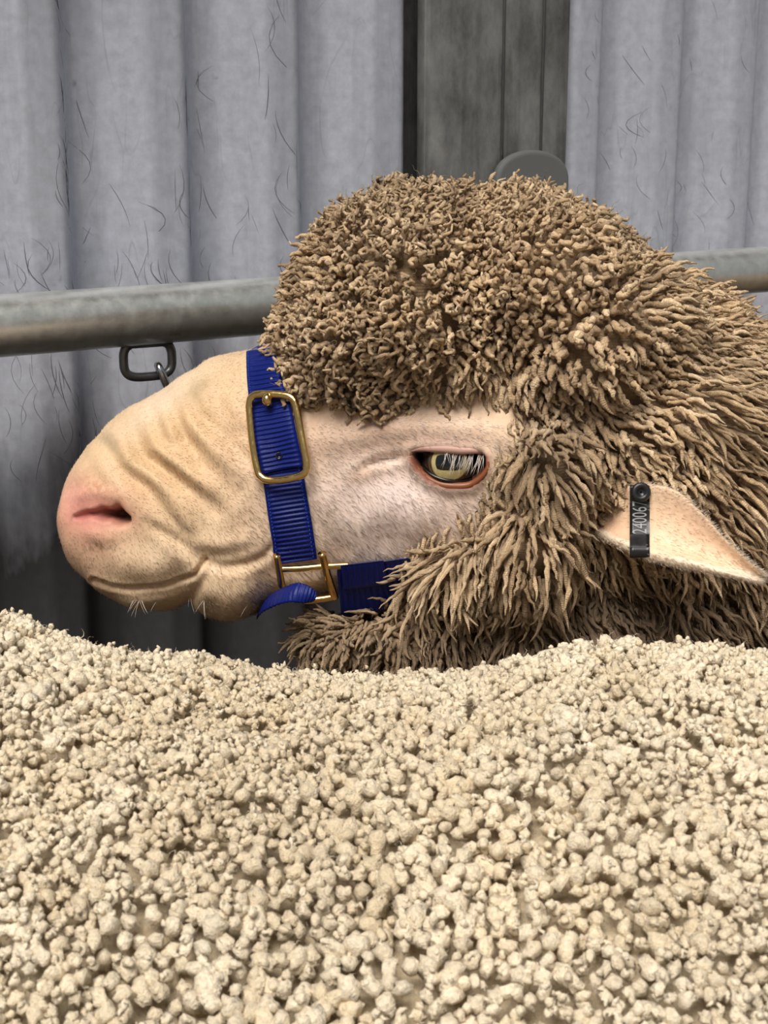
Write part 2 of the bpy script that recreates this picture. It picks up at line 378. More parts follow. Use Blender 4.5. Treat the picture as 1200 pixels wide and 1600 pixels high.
# round topped grey plate on the post, just showing over the fleece
pl_c = at(815, 300, 1.0); dv = RV * (815 - 600) / FPX + UV * 500 / FPX + FV; kk = (n3 @ (WO - CV)) / (n3 @ dv); pc = CV + dv * kk
th = np.linspace(0, np.pi, 25); hw = .040; ring = np.concatenate([np.stack([-np.cos(th) * hw, .008 + np.sin(th) ** .8 * .028], 1), [[hw, -.10], [-hw, -.10]]])
Vp = np.concatenate([[pc + h3 * a - n3 * .0085 + up3 * b for a, b in ring], [pc + h3 * a - n3 * .018 + up3 * b for a, b in ring]]); k = len(ring)
cp = mesh_obj('post_bracket', Vp, [list(range(k))[::-1], list(range(k, 2 * k))] + [[i, (i + 1) % k, k + (i + 1) % k, k + i] for i in range(k)], M_cap, smooth=False)
bevel(cp, .004, 4); tag(cp, 'smooth round-topped grey plate on the dark steel post above the fleece', 'bracket')

# ------------------------------------------------------------------ pipe rail, its welded loop, the shackle
rail = empty('pipe_rail', RA + h3 * .4); tag(rail, 'galvanised steel pipe rail running behind the ram', 'rail')
ts = np.linspace(-1.2, 2.4, 90); v_, f_ = merge([sweep(RA + ts[:, None] * r3, OD / 2, 40, ref=up3)]); mesh_obj('pipe', v_, f_, M_pipe, rail)
for tp in (-1.0, 2.2):
    v_, f_ = merge([sweep(np.linspace(RA + h3 * tp - up3 * RA[2], RA + h3 * tp, 6), .021, 24, ref=h3)]); mesh_obj('support_post', v_, f_, M_pipe, rail)
def rail_t(px):
    q0, q1 = w2c(RA), w2c(RB); 
    a = (px - 600) / FPX; return float((a * q0[2] - q0[0]) / ((q1[0] - q0[0]) - a * (q1[2] - q0[2])) * np.linalg.norm(RB - RA))
tl0, tl1 = rail_t(190), rail_t(266); lc = RA + r3 * (tl0 + tl1) / 2 - up3 * (OD / 2 + .0105)
hl = (tl1 - tl0) / 2; hh = .0125
a = np.linspace(0, 2 * np.pi, 64, endpoint=False); ca, sa = np.cos(a), np.sin(a)
sq = lambda x, e: np.sign(x) * np.abs(x) ** e
lp = lc + (sq(ca, .55) * hl)[:, None] * h3 + (sq(sa, .62) * hh)[:, None] * up3
v_, f_ = merge([sweep(lp, .0033, 12, True, ref=n3)]); mesh_obj('welded_loop', v_, f_, M_loop, rail)
v_, f_ = merge([sweep(np.linspace(lc - h3 * hl * .92 + up3 * .0125, lc + h3 * hl * .98 + up3 * .0125, 12), .0042, 12, ref=n3)]); mesh_obj('weld_bead', v_, f_, M_loop, rail)
# shackle hanging through the loop
ts_ = rail_t(253); sc = RA + r3 * ts_ - up3 * (OD / 2 + .030) - n3 * .004
d1 = nrm(-up3 + .42 * h3 - .25 * n3 * 0); d2 = nrm(n3 + .30 * h3)
shk = empty('shackle', sc - up3 * .02); tag(shk, 'small bright steel shackle hanging from the loop under the pipe rail', 'shackle')
lp = sc + (sq(ca, .8) * .0165)[:, None] * d1 + (sq(sa, .8) * .0068)[:, None] * d2
v_, f_ = merge([sweep(lp, .0027, 10, True, ref=h3)]); mesh_obj('bow', v_, f_, M_steel, shk)
v_, f_ = merge([sweep(np.linspace(sc + d1 * .004 - d2 * .0068, sc + d1 * .011 - d2 * .0068, 6), .0031, 10, ref=h3)]); mesh_obj('red_sleeve', v_, f_, M_red, shk)
v_, f_ = merge([sweep(np.linspace(sc + d1 * .0165 - d2 * .011, sc + d1 * .0165 + d2 * .011, 6), .0036, 10, ref=h3)]); mesh_obj('pin', v_, f_, M_steel, shk)

# ------------------------------------------------------------------ the ram's body: one loft from nose to rump
ram_base = at(1500, 800, 1.15); ram_base[2] = 0.0
ram = empty('ram', ram_base); tag(ram, 'curly brown-woolled merino ram in a blue halter, facing left', 'sheep')
HS = [ # top px, bottom px, half width mm
 ((97, 818), (97, 824), 3), ((99, 790), (101, 850), 17), ((107, 757), (113, 880), 26), ((121, 730), (138, 908), 32), ((143, 697), (166, 930), 37),
 ((171, 665), (202, 947), 41), ((206, 638), (240, 953), 43), ((250, 614), (272, 950), 45), ((288, 588), (296, 941), 47), ((322, 567), (312, 950), 48),
 ((357, 554), (345, 964), 49), ((393, 549), (390, 958), 51), ((440, 525), (432, 938), 55), ((500, 490), (485, 924), 61), ((580, 458), (565, 930), 67),
 ((660, 440), (650, 945), 73), ((740, 440), (735, 950), 79), ((820, 465), (830, 940), 80)]
wdir = h3.copy()              # the body stands along the wall
St = []                       # centre, up half vector, side half vector (world)
for (tx, ty), (bx_, by), w in HS:
    t_ = at(tx, ty, D); b_ = at(bx_, by, D)
    St.append(np.stack([(t_ + b_) / 2, (t_ - b_) / 2, FV * w / 1000]))
nk = at(960, 690, D + .06); St.append(np.stack([nk, nrm(up3 - .3 * wdir) * .105, n3 * .085]))
for run, z, hz, w in ((.16, .66, .155, .12), (.32, .60, .205, .17), (.55, .56, .215, .20), (.80, .56, .215, .21), (1.0, .58, .19, .185), (1.10, .60, .12, .11), (1.13, .61, .02, .02)):
    c_ = np.array([nk[0], nk[1], 0]) + wdir * run + n3 * .03; c_[2] = z; St.append(np.stack([c_, up3 * hz, n3 * w]))
St = np.array(St)
NH = 17 * 24 + 1; A1_ = catmull(St, (len(St) - 1) * 24 + 1)
sec = np.concatenate([A1_[:NH], A1_[NH + 5::6]])
NR = 250; ang = np.linspace(0, 2 * np.pi, NR, endpoint=False)
cu, su = np.cos(ang), np.sin(ang)
wprof = sq(su, .88) * (1 + .10 * np.clip(cu, -1, 1)) ; tprof = sq(cu, .94)
V = sec[:, 0][:, None] + tprof[None, :, None] * sec[:, 1][:, None] - wprof[None, :, None] * sec[:, 2][:, None]
ns = len(sec); V = V.reshape(-1, 3); Fb = grid_faces(ns, NR, True)
# --- face relief, in the head's own side-on measures (mirrored to the far cheek)
q = w2c(V); isH = np.repeat(np.arange(ns) < NH, NR)
qn = q.copy(); qn[:, 2] = D - np.abs(q[:, 2] - D); PX = pix(qn)
side = np.where(q[:, 2] < D, 1.0, -1.0)
# section normal direction roughly outward: use mesh normals
def vnormals(V, F):
    n = np.zeros_like(V); a = V[F[:, 0]]; b_ = V[F[:, 1]]; c_ = V[F[:, 2]]; d_ = V[F[:, 3]]
    fn = np.cross(c_ - a, d_ - b_)
    for i in range(4):
        for j in range(3): n[:, j] += np.bincount(F[:, i], fn[:, j], len(V))
    return nrm(n)
nv = vnormals(V, Fb)
if ((V - np.repeat(sec[:, 0], NR, 0)) * nv).sum() < 0: Fb = Fb[:, ::-1]; nv = -nv
disp = np.zeros(len(V))
def groove(line, wpx, depth, rim=.45, fade=True):
    global disp
    d_, t_ = seg_dist(PX, line); f_ = np.sin(np.pi * np.clip(t_ * .9 + .05, 0, 1)) ** .7 if fade else 1.0
    disp += f_ * (-depth * np.exp(-(d_ / wpx) ** 2) + rim * depth * np.exp(-((d_ - 1.9 * wpx) / wpx) ** 2)) / 1000
def fold(line, wpx, height):
    global disp
    d_, t_ = seg_dist(PX, line); disp += np.sin(np.pi * np.clip(t_ * .9 + .05, 0, 1)) ** .7 * height * np.exp(-(d_ / wpx) ** 2) / 1000
groove([(296, 612), (308, 645), (345, 682), (372, 708), (396, 724)], 12, 3.2, .55)
groove([(272, 632), (288, 685), (318, 724), (372, 766)], 12, 4.0, .55)
groove([(204, 660), (222, 712), (264, 738), (304, 770), (338, 800)], 12, 3.6, .55)
groove([(156, 684), (188, 732), (226, 760), (264, 802), (290, 846)], 12, 3.0, .5)
groove([(243, 640), (260, 690), (290, 722), (326, 748)], 9, 1.8, .4)
groove([(335, 632), (365, 672), (400, 694)], 12, 2.2, .4)
fold([(296, 700), (335, 738), (384, 766)], 13, 3.0); fold([(236, 768), (275, 800), (318, 836)], 13, 3.0); fold([(238, 688), (262, 716), (304, 748)], 11, 1.8)
fold([(318, 662), (350, 700), (390, 732)], 12, 2.4)
groove([(234, 816), (264, 838), (296, 862)], 8, 2.4, .3)
groove([(285, 842), (300, 862), (330, 868), (370, 862)], 12, 1.8, .2)
fold([(300, 848), (350, 852), (404, 838)], 15, 2.8)
groove([(308, 874), (345, 886), (385, 882), (412, 869), (432, 850)], 7, 2.6, .15)
groove([(146, 906), (172, 917), (213, 920), (267, 911), (305, 897), (320, 876)], 4.0, 3.4, rim=.12, fade=False)
fold([(318, 912), (355, 930), (405, 915)], 30, 7.0); groove([(296, 945), (304, 925), (316, 905)], 9, 2.5, .1)
fold([(432, 905), (480, 905), (515, 905)], 15, 4.5)
fold([(180, 875), (235, 880), (280, 868)], 30, 4.0); fold([(190, 938), (240, 936), (285, 925)], 9, 1.5)
groove([(100, 800), (112, 770), (128, 748)], 8, 1.2)
# nostril
fold([(118, 778), (150, 768), (190, 778), (212, 800)], 13, 2.6); fold([(125, 832), (165, 838), (200, 832)], 14, 2.0)
dn, tn = seg_dist(PX, [(116, 808), (138, 803), (160, 803), (182, 805), (197, 811)])
wn = np.interp(tn, [0, .4, .75, 1], [4.0, 7.0, 11.5, 8]) * (1 + .15 * np.sin(PX[:, 0] * .21)); disp -= np.interp(tn, [0, .4, .7, 1], [.002, .006, .013, .011]) * np.exp(-(dn / wn) ** 4)
# brow, tear crease, eye socket
fold([(480, 690), (560, 680), (640, 668), (740, 672), (800, 690)], 22, 5.5)
groove([(560, 735), (585, 722), (618, 715), (650, 706)], 6, 3.6, rim=.3)
fold([(560, 790), (640, 800), (700, 800)], 45, 4.0)
EYE_U = [(645, 708), (662, 704), (690, 706), (716, 708), (742, 708), (758, 712)]; EYE_L = [(645, 708), (655, 727), (675, 745), (702, 754), (735, 752), (758, 730), (758, 712)]
eye_poly = EYE_U + EYE_L[::-1][1:]
de, te = seg_dist(PX, EYE_U + EYE_L[::-1]); ins = inpoly(PX, eye_poly)
sd = np.where(ins, -de, de)
disp += .0030 * np.exp(-((sd - 9) / 8) ** 2) * (~ins)
disp -= .012 * np.clip((-sd + 1) / 3.0, 0, 1)
disp += .0016 * noise(V, 55, 1) * isH * np.clip((PX[:, 0] - 400) / 200, 0, 1) * 0.5 + .0005 * noise(V, 160, 2) * isH
disp[~isH] = 0
hn = nv.copy()
V = V + hn * disp[:, None]
# --- skin colour
c = np.tile(np.array(lin((222, 192, 156))), (len(V), 1))
def tint(w, col, k=1.0):
    global c
    w = np.clip(w * k, 0, 1)[:, None]; c = c * (1 - w) + np.array(lin(col)) * w
tint(gauss(PX, 300, 700, 150, 110), (216, 180, 136), .8); tint(gauss(PX, 250, 630, 90, 22, -38), (232, 212, 190), .7)
tint(gauss(PX, 620, 790, 200, 135), (246, 226, 220), 1.0)
tint(gauss(PX, 600, 680, 170, 45), (214, 176, 152), .55)
tint(gauss(PX, 250, 880, 110, 55), (238, 212, 182), .7)
tint(gauss(PX, 130, 860, 60, 60), (226, 176, 150), .55)
tint(gauss(PX, 140, 800, 62, 42), (226, 150, 140), .85)
tint(gauss(PX, 118, 780, 24, 40), (228, 160, 150), .6)
tint(np.exp(-(dn / (wn * 1.5)) ** 2), (150, 66, 62), .75); tint(np.exp(-(dn / (wn * .9)) ** 4) * np.clip(tn * 1.6 - .3, 0, 1), (45, 18, 18), .9)
tint(gauss(PX, 155, 762, 26, 9, 8) * (noise(V, 700, 3) > 0), (170, 112, 70), .5)
tint(gauss(PX, 160, 852, 26, 6, -12) * (noise(V, 900, 2) > .0), (120, 80, 45), .7)
tint(gauss(PX, 330, 930, 16, 10, 20), (120, 86, 58), .75); tint(gauss(PX, 168, 688, 20, 10, 40), (150, 135, 110), .45); tint(gauss(PX, 310, 607, 26, 14, -40), (170, 148, 115), .6)
tint(gauss(PX, 566, 742, 30, 13, -15), (176, 134, 92), .55); tint(gauss(PX, 600, 675, 18, 10), (150, 112, 92), .5)
tint(np.exp(-((sd - 4) / 9) ** 2) * np.clip((PX[:, 1] - 704) / 10, 0, 1), (132, 64, 30), .95)
tint(np.exp(-((sd + 1) / 3) ** 2) + ins, (24, 12, 10), .95)
tint(gauss(PX, 700, 692, 40, 8), (206, 166, 160), .5)
# --- legs, joined to the same body
parts = [(V, [Fb, np.arange(NR)[None, ::-1], (np.arange(NR) + (ns - 1) * NR)[None]])]
for run in (.36, .95):
    for sgn in (-1, 1):
        base = np.array([nk[0], nk[1], 0]) + wdir * run + n3 * (.03 + sgn * .10)
        zs = np.array([.50, .40, .30, .22, .12, .06, .03, 0.0]); rr = np.array([.075, .060, .040, .032, .022, .026, .032, .034])
        off = np.array([0, .0, .015, .02, .0, -.005, -.012, -.015]) * (1 if run > .5 else -.4)
        parts.append(sweep(base + zs[:, None] * up3 + off[:, None] * wdir, rr, 14, ref=h3))
Vb, Fball = merge(parts)
cb = np.tile(np.array(lin((210, 180, 150))), (len(Vb), 1)); cb[:len(c)] = c
body = mesh_obj('body', Vb, Fball, M_skin, ram, color=cb)
headF = Fb[:(NH + 20) * NR]
skin_bvh = BVHTree.FromPolygons([Vector(x) for x in V[:(NH + 22) * NR]], headF.tolist())
def hit(px, py, bvh=skin_bvh):
    dv = Vector(nrm(RV * (px - 600) / FPX + UV * (800 - py) / FPX + FV)); r = bvh.ray_cast(Vector(CV), dv)
    if r[0] is None: return None
    nn = np.array(r[1]); nn = nn if nn @ np.array(dv) < 0 else -nn
    return np.array(r[0]), nn

# ------------------------------------------------------------------ the eye
def part_cs(name, parts_, mat, par, **k):
    v_, f_ = merge(parts_); return mesh_obj(name, v_, f_, mat, par, **k)
er = .0165; hp = hit(640, 690); ecen = at(703, 726, 1.0)
eye_d = np.mean([np.linalg.norm(hit(x, y)[0] - CV) for x, y in ((640, 715), (700, 775), (700, 690))])
ec = CV + nrm(at(703, 722, 1.0) - CV) * (eye_d + er - .0032)
gz = nrm(nrm(at(690, 731, .6) - ec))                       # where it looks
e1 = nrm(np.cross(gz, up3)); e2 = np.cross(e1, gz)
th = np.linspace(0, 1, 100) ** 1.5 * np.pi; ph = np.linspace(0, 2 * np.pi, 90, endpoint=False)
EV = ec + er * (np.cos(th)[:, None, None] * gz + np.sin(th)[:, None, None] * (np.cos(ph)[None, :, None] * e1 + np.sin(ph)[None, :, None] * e2))
EV[0] += gz * .0006; thv = np.repeat(th, 90); phv = np.tile(ph, 100)
ex = np.sin(thv) * np.cos(phv); ey = np.sin(thv) * np.sin(phv)
ecol = np.tile(np.array(lin((30, 20, 17))), (len(thv), 1))
iris = (thv < .78); ecol[iris] = lin((186, 170, 118)); ecol[iris & (thv > .66)] = lin((70, 58, 36))
pup = ((ex / .46) ** 4 + (ey / .27) ** 4) < 1; ecol[pup] = lin((14, 16, 18))
M_eye, nt, b = new_mat('eyeball'); vcn = N(nt, 'ShaderNodeVertexColor', layer_name='Col'); nn_ = noise_tex(nt, coords(nt), 900, 3)
nt.links.new(mixc(nt, 1.0, vcn.outputs[0], ramp(nt, [(.3, .8), (.7, 1.15)], nn_).outputs[0], 'MULTIPLY'), b.inputs['Base Color'])
b.inputs['Roughness'].default_value = .06; b.inputs['Coat Weight'].default_value = .8
mesh_obj('eyeball', EV.reshape(-1, 3), grid_faces(100, 90, True), M_eye, ram, color=ecol)
def on_skin(pts, off):
    out = []
    for x, y in pts:
        r = hit(x, y); out.append(r[0] + r[1] * off if r else at(x, y, D))
    return np.array(out)
def lid(pts, n, grow, lift, dd):
    p = catmull(np.array(pts, float), n); cc = np.array([702, 728.]); p = p + nrm(p - cc) * grow
    base = []
    for x, y in p:                                          # on the eyeball's front, just proud of it
        dv = nrm(at(x, y, 1.0) - CV); oc = ec - CV; tca = oc @ dv; d2 = oc @ oc - tca ** 2; R_ = er + lift
        base.append(CV + dv * (tca - math.sqrt(max(R_ * R_ - d2, 0)) if d2 < R_ * R_ else tca))
    return np.array(base)
def skin_path(pts, grow, off):
    p = catmull(np.array(pts, float), 40); p = p + nrm(p - np.array([702, 728.])) * grow; q_ = on_skin(p, off)
    for _ in range(4): q_[1:-1] = (q_[:-2] + 2 * q_[1:-1] + q_[2:]) / 4
    return q_
low = lid(EYE_L, 40, 2.0, .0008, 0); upl = lid(EYE_U, 40, 1.0, .0010, 0)
tp = np.sin(np.linspace(.12, np.pi - .12, 40))
part_cs('lower_eyelid', [sweep(skin_path(EYE_L, 4.5, -.0009), .0019 * tp + .0002, 12)], M_lid, ram)
part_cs('eyelid_waterline', [sweep(lid(EYE_L, 40, -2.5, .0006, 0), .0009 * tp + .0002, 8)], M_lidk, ram)
part_cs('upper_eyelid', [sweep(skin_path(EYE_U, 4.5, -.0006), .0022 * tp + .0002, 12)], M_lidskin, ram)
rl = np.random.RandomState(3); ls = []
for i in range(46):
    x0 = rl.uniform(694, 758); y0 = 706 + rl.uniform(-2, 4); ln = rl.uniform(24, 44); dx = (716 - x0) * .10 + rl.uniform(-8, 10) - 6
    dd = eye_d - .004
    pth = np.stack([at(x0 + dx * s_ ** 1.5, y0 + ln * s_ * (1 - .12 * s_), dd - .004 * math.sin(s_ * 2.4)) for s_ in np.linspace(0, 1, 7)])
    ls.append(sweep(pth, np.linspace(.00016, .00005, 7), 4))
o_ = part_cs('eyelashes', ls, M_lash, ram); o_['kind'] = 'stuff'

# ------------------------------------------------------------------ the ear
ET = [(890, 790), (930, 775), (975, 760), (1020, 757), (1060, 768), (1095, 800), (1130, 838), (1165, 872), (1188, 892), (1194, 901)]
EB = [(890, 815), (925, 835), (960, 853), (1000, 871), (1040, 882), (1080, 890), (1120, 898), (1155, 904), (1180, 909), (1192, 907)]
ED = np.array([-.035, -.066, -.094, -.106, -.112, -.116, -.119, -.121, -.122, -.122]) + D
NE, ME = 70, 24
et = catmull(ET, NE); eb = catmull(EB, NE); ed = catmull(ED, NE)
vv = np.linspace(0, 1, ME)
def ear_pt(i, v, front):
    p = eb[i] * (1 - v) + et[i] * v; w = min(1, (NE - 1 - i) / 14 + .15)
    curve = .012 * w * ((v - .55) ** 2 * 2.2 - .2)             # cupped
    roll = -.0042 * w * math.exp(-((v - .13) / .10) ** 2)
    e_ = (1 - (2 * v - 1) ** 6) ** .5
    th_ = .0021 * w * max(e_, 0)
    return at(p[0], p[1], ed[i] + curve * (-1) + (roll - th_ if front else th_ + .5 * roll))
ring = [(v, True) for v in vv] + [(v, False) for v in vv[::-1][1:-1]]
EVs = np.array([[ear_pt(i, v, fr) for v, fr in ring] for i in range(NE)]); nr_ = len(ring)
ep = pix(w2c(EVs.reshape(-1, 3)))
ecl = np.tile(np.array(lin((236, 205, 176))), (len(ep), 1))
def etint(w, col):
    global ecl
    w = np.clip(w, 0, 1)[:, None]; ecl = ecl * (1 - w) + np.array(lin(col)) * w
etint(gauss(ep, 1090, 835, 70, 35, 35) * .7, (238, 200, 170)); etint(gauss(ep, 960, 830, 40, 40) * .6, (222, 178, 148)); etint(seg_dist(ep, EB)[0] < 14, (240, 222, 200))
ear = mesh_obj('ear', EVs.reshape(-1, 3), (grid_faces(NE, nr_, True), np.arange(nr_)[None, ::-1], (np.arange(nr_) + (NE - 1) * nr_)[None]), M_skin, ram, color=ecl)
# band tag round the ear
i0 = int(np.argmin(np.abs(et[:, 0] - 983) + 0)); 
def ear_front(px, v):
    i = int(np.argmin(np.abs(eb[:, 0] * (1 - v) + et[:, 0] * v - px))); return w2c(ear_pt(i, v, True)[None])[0], w2c(ear_pt(i, v, False)[None])[0]
tagE = empty('ear_tag', at(999, 870, D - .105)); tag(tagE, 'black plastic band tag printed 240067 clipped round the ear', 'ear tag')
bandv = np.linspace(-.02, 1.0, 30); rows = []
xs = np.linspace(984, 1015, 6)
fr = []; bk = []
for v in bandv:
    vc_ = min(max(v, .04), .97); fl = []; bl = []
    f0, b0 = ear_front(1000, vc_)
    for x in xs:
        y = 800 - (f0[1] / f0[2]) * FPX + (vc_ - v) * 100
        fl.append(at(x, y, f0[2] - .0036)); bl.append(at(x, y, b0[2] + .002))
    fr.append(fl); bk.append(bl)
loop = np.array(fr + bk[::-1]); nb = len(loop)
loop = np.array([(loop[i - 1] + 2 * loop[i] + loop[(i + 1) % nb]) / 4 for i in range(nb)])
ctr = loop.mean((0, 1)); outer = loop.reshape(-1, 3); inner = (loop + nrm(ctr - loop) * .0009).reshape(-1, 3)
nx = len(xs); Fo = grid_faces(nb, nx, False, True); Fi = Fo[:, ::-1] + nb * nx
edg = np.array([[ (i % nb) * nx + j, ((i + 1) % nb) * nx + j, nb * nx + ((i + 1) % nb) * nx + j, nb * nx + i * nx + j] for i in range(nb) for j in (0, nx - 1)])
mesh_obj('band', np.concatenate([outer, inner]), np.concatenate([Fo, Fi, edg]), M_black, tagE)
bc = at(1001, 769, w2c(loop[25].mean(0)[None])[0][2] - .001)
a = np.linspace(0, 2 * np.pi, 24, endpoint=False)
rows = [bc + FV * z + (RV * np.cos(a)[:, None] + UV * np.sin(a)[:, None]) * r for z, r in ((.004, .0048), (-.0012, .0052), (-.0022, .0046), (-.0024, .0026), (-.0012, .0022), (-.001, .0005))]
mesh_obj('clasp', np.array(rows).reshape(-1, 3), grid_faces(6, 24, True), M_black, tagE)
fc = bpy.data.curves.new('digits', 'FONT'); fc.body = '240067'; fc.size = 1.0; fo = bpy.data.objects.new('digits_tmp', fc); COL.objects.link(fo)
dg = bpy.context.evaluated_depsgraph_get(); tme = bpy.data.meshes.new_from_object(fo.evaluated_get(dg)); tv = np.array([v.co[:] for v in tme.vertices]); tf = [list(p.vertices) for p in tme.polygons]
bpy.data.objects.remove(fo); bpy.data.curves.remove(fc)
w_ = tv[:, 0].max() - tv[:, 0].min(); h_ = tv[:, 1].max() - tv[:, 1].min(); tx_ = (tv[:, 0] - tv[:, 0].min()) / w_; ty_ = (tv[:, 1] - tv[:, 1].min()) / h_
pyv = 834 - tx_ * 51; pxv = 1010.5 - ty_ * 22.5                 # reads upwards
bm_y = np.array([pix(w2c(loop[i].mean(0)[None]))[0, 1] for i in range(30)]); bm_d = np.array([w2c(loop[i].mean(0)[None])[0, 2] for i in range(30)])
o_ = np.argsort(bm_y); dd = np.interp(pyv, bm_y[o_], bm_d[o_])
mesh_obj('printed_number', at(pxv, pyv, dd - .0004), tf, M_print, tagE, smooth=False)

# ------------------------------------------------------------------ the wool volume
ELL = [ # px, py, depth off, rx px, rz px, ry m, tilt deg
 (648, 492, .00, 178, 180, .112, 0), (548, 552, -.005, 102, 96, .092, 0), (560, 600, -.035, 120, 48, .045, 0), (700, 590, -.040, 110, 52, .05, 0), (820, 500, .02, 205, 166, .135, 20),
 (970, 705, .06, 245, 258, .165, 35), (900, 575, .03, 180, 168, .15, 0), (846, 735, -.032, 72, 135, .075, 0), (735, 860, -.035, 80, 40, .052, -20), (806, 628, -.045, 62, 50, .050, 0), (820, 850, -.030, 75, 80, .072, 0), (1180, 800, .10, 300, 255, .18, 30),
 (768, 890, -.02, 142, 60, .068, -8), (660, 1000, .01, 200, 62, .065, 0), (900, 980, .04, 300, 120, .10, 0), (535, 1005, -.005, 60, 42, .05, 0)]
vsx = []
ico = bmesh.new(); bmesh.ops.create_icosphere(ico, subdivisions=4, radius=1.0); ico.verts.ensure_lookup_table()
iv = np.array([v.co[:] for v in ico.verts]); itf = np.array([[v.index for v in f.verts] for f in ico.faces]); ico.free()
ico = bmesh.new(); bmesh.ops.create_icosphere(ico, subdivisions=2, radius=1.0); ico.verts.ensure_lookup_table()
iv2 = np.array([v.co[:] for v in ico.verts]); itf2 = np.array([[v.index for v in f.verts] for f in ico.faces]); ico.free()
for px, py, dy, rx, rz, ry, tl in ELL:
    s_ = (D + dy) / FPX; cc = cm(px, py, D + dy); c0, s0 = math.cos(math.radians(-tl)), math.sin(math.radians(-tl))
    x = iv[:, 0] * rx * s_; z = iv[:, 2] * rz * s_
    vsx.append((c2w(cc + np.stack([x * c0 - z * s0, x * s0 + z * c0, iv[:, 1] * ry], -1)), [itf]))
for run, z, hz, w in ((.10, .685, .160, .16), (.22, .645, .195, .19), (.38, .61, .22, .22), (.58, .58, .235, .235), (.80, .58, .235, .24), (1.0, .60, .20, .2)):
    c_ = np.array([nk[0], nk[1], 0]) + wdir * run + n3 * .03; c_[2] = z
    vsx.append((c_ + iv[:, 0:1] * wdir * .20 + iv[:, 1:2] * n3 * w + iv[:, 2:3] * up3 * hz, [itf]))
def remesh(parts_, vox, smooth_it):
    v_, f_ = merge(parts_); me = bpy.data.meshes.new('tmp'); me.from_pydata(v_.tolist(), [], [list(x) for q_ in f_ for x in q_]); o = bpy.data.objects.new('tmp', me); COL.objects.link(o)
    m = o.modifiers.new('r', 'REMESH'); m.mode = 'VOXEL'; m.voxel_size = vox
    m2 = o.modifiers.new('s', 'SMOOTH'); m2.iterations = smooth_it; m2.factor = .5
    ev = o.evaluated_get(bpy.context.evaluated_depsgraph_get()); em = ev.to_mesh()
    vv_ = np.zeros(len(em.vertices) * 3); em.vertices.foreach_get('co', vv_); ff_ = np.zeros(len(em.loops), int); em.loops.foreach_get('vertex_index', ff_)
    ok = len(ff_) == 4 * len(em.polygons); ev.to_mesh_clear(); bpy.data.objects.remove(o); bpy.data.meshes.remove(me); assert ok
    return vv_.reshape(-1, 3), ff_.reshape(-1, 4)
WV, WF = remesh(vsx, .007, 7)
FACE = [(60, 520), (385, 520), (405, 560), (425, 635), (480, 664), (560, 660), (650, 648), (740, 650), (792, 668), (795, 705), (768, 735), (745, 790), (715, 826), (640, 862), (606, 872), (604, 905), (622, 948), (560, 966), (470, 962), (440, 1000), (60, 1000)]
def keep_wool(Pw, shrink=0):
    qq = w2c(Pw); far = qq[:, 2] > D; qq[:, 2] = np.where(far & (qq[:, 2] < D + .13), 2 * D - qq[:, 2], qq[:, 2]); return ~inpoly(pix(qq), FACE)
ctrs = WV[WF].mean(1); WFk = WF[keep_wool(ctrs)]
wcol = np.array(lin((168, 142, 112))); WSG = 1.0 if ((WV - WV.mean(0)) * vnormals(WV, WF)).sum() > 0 else -1.0

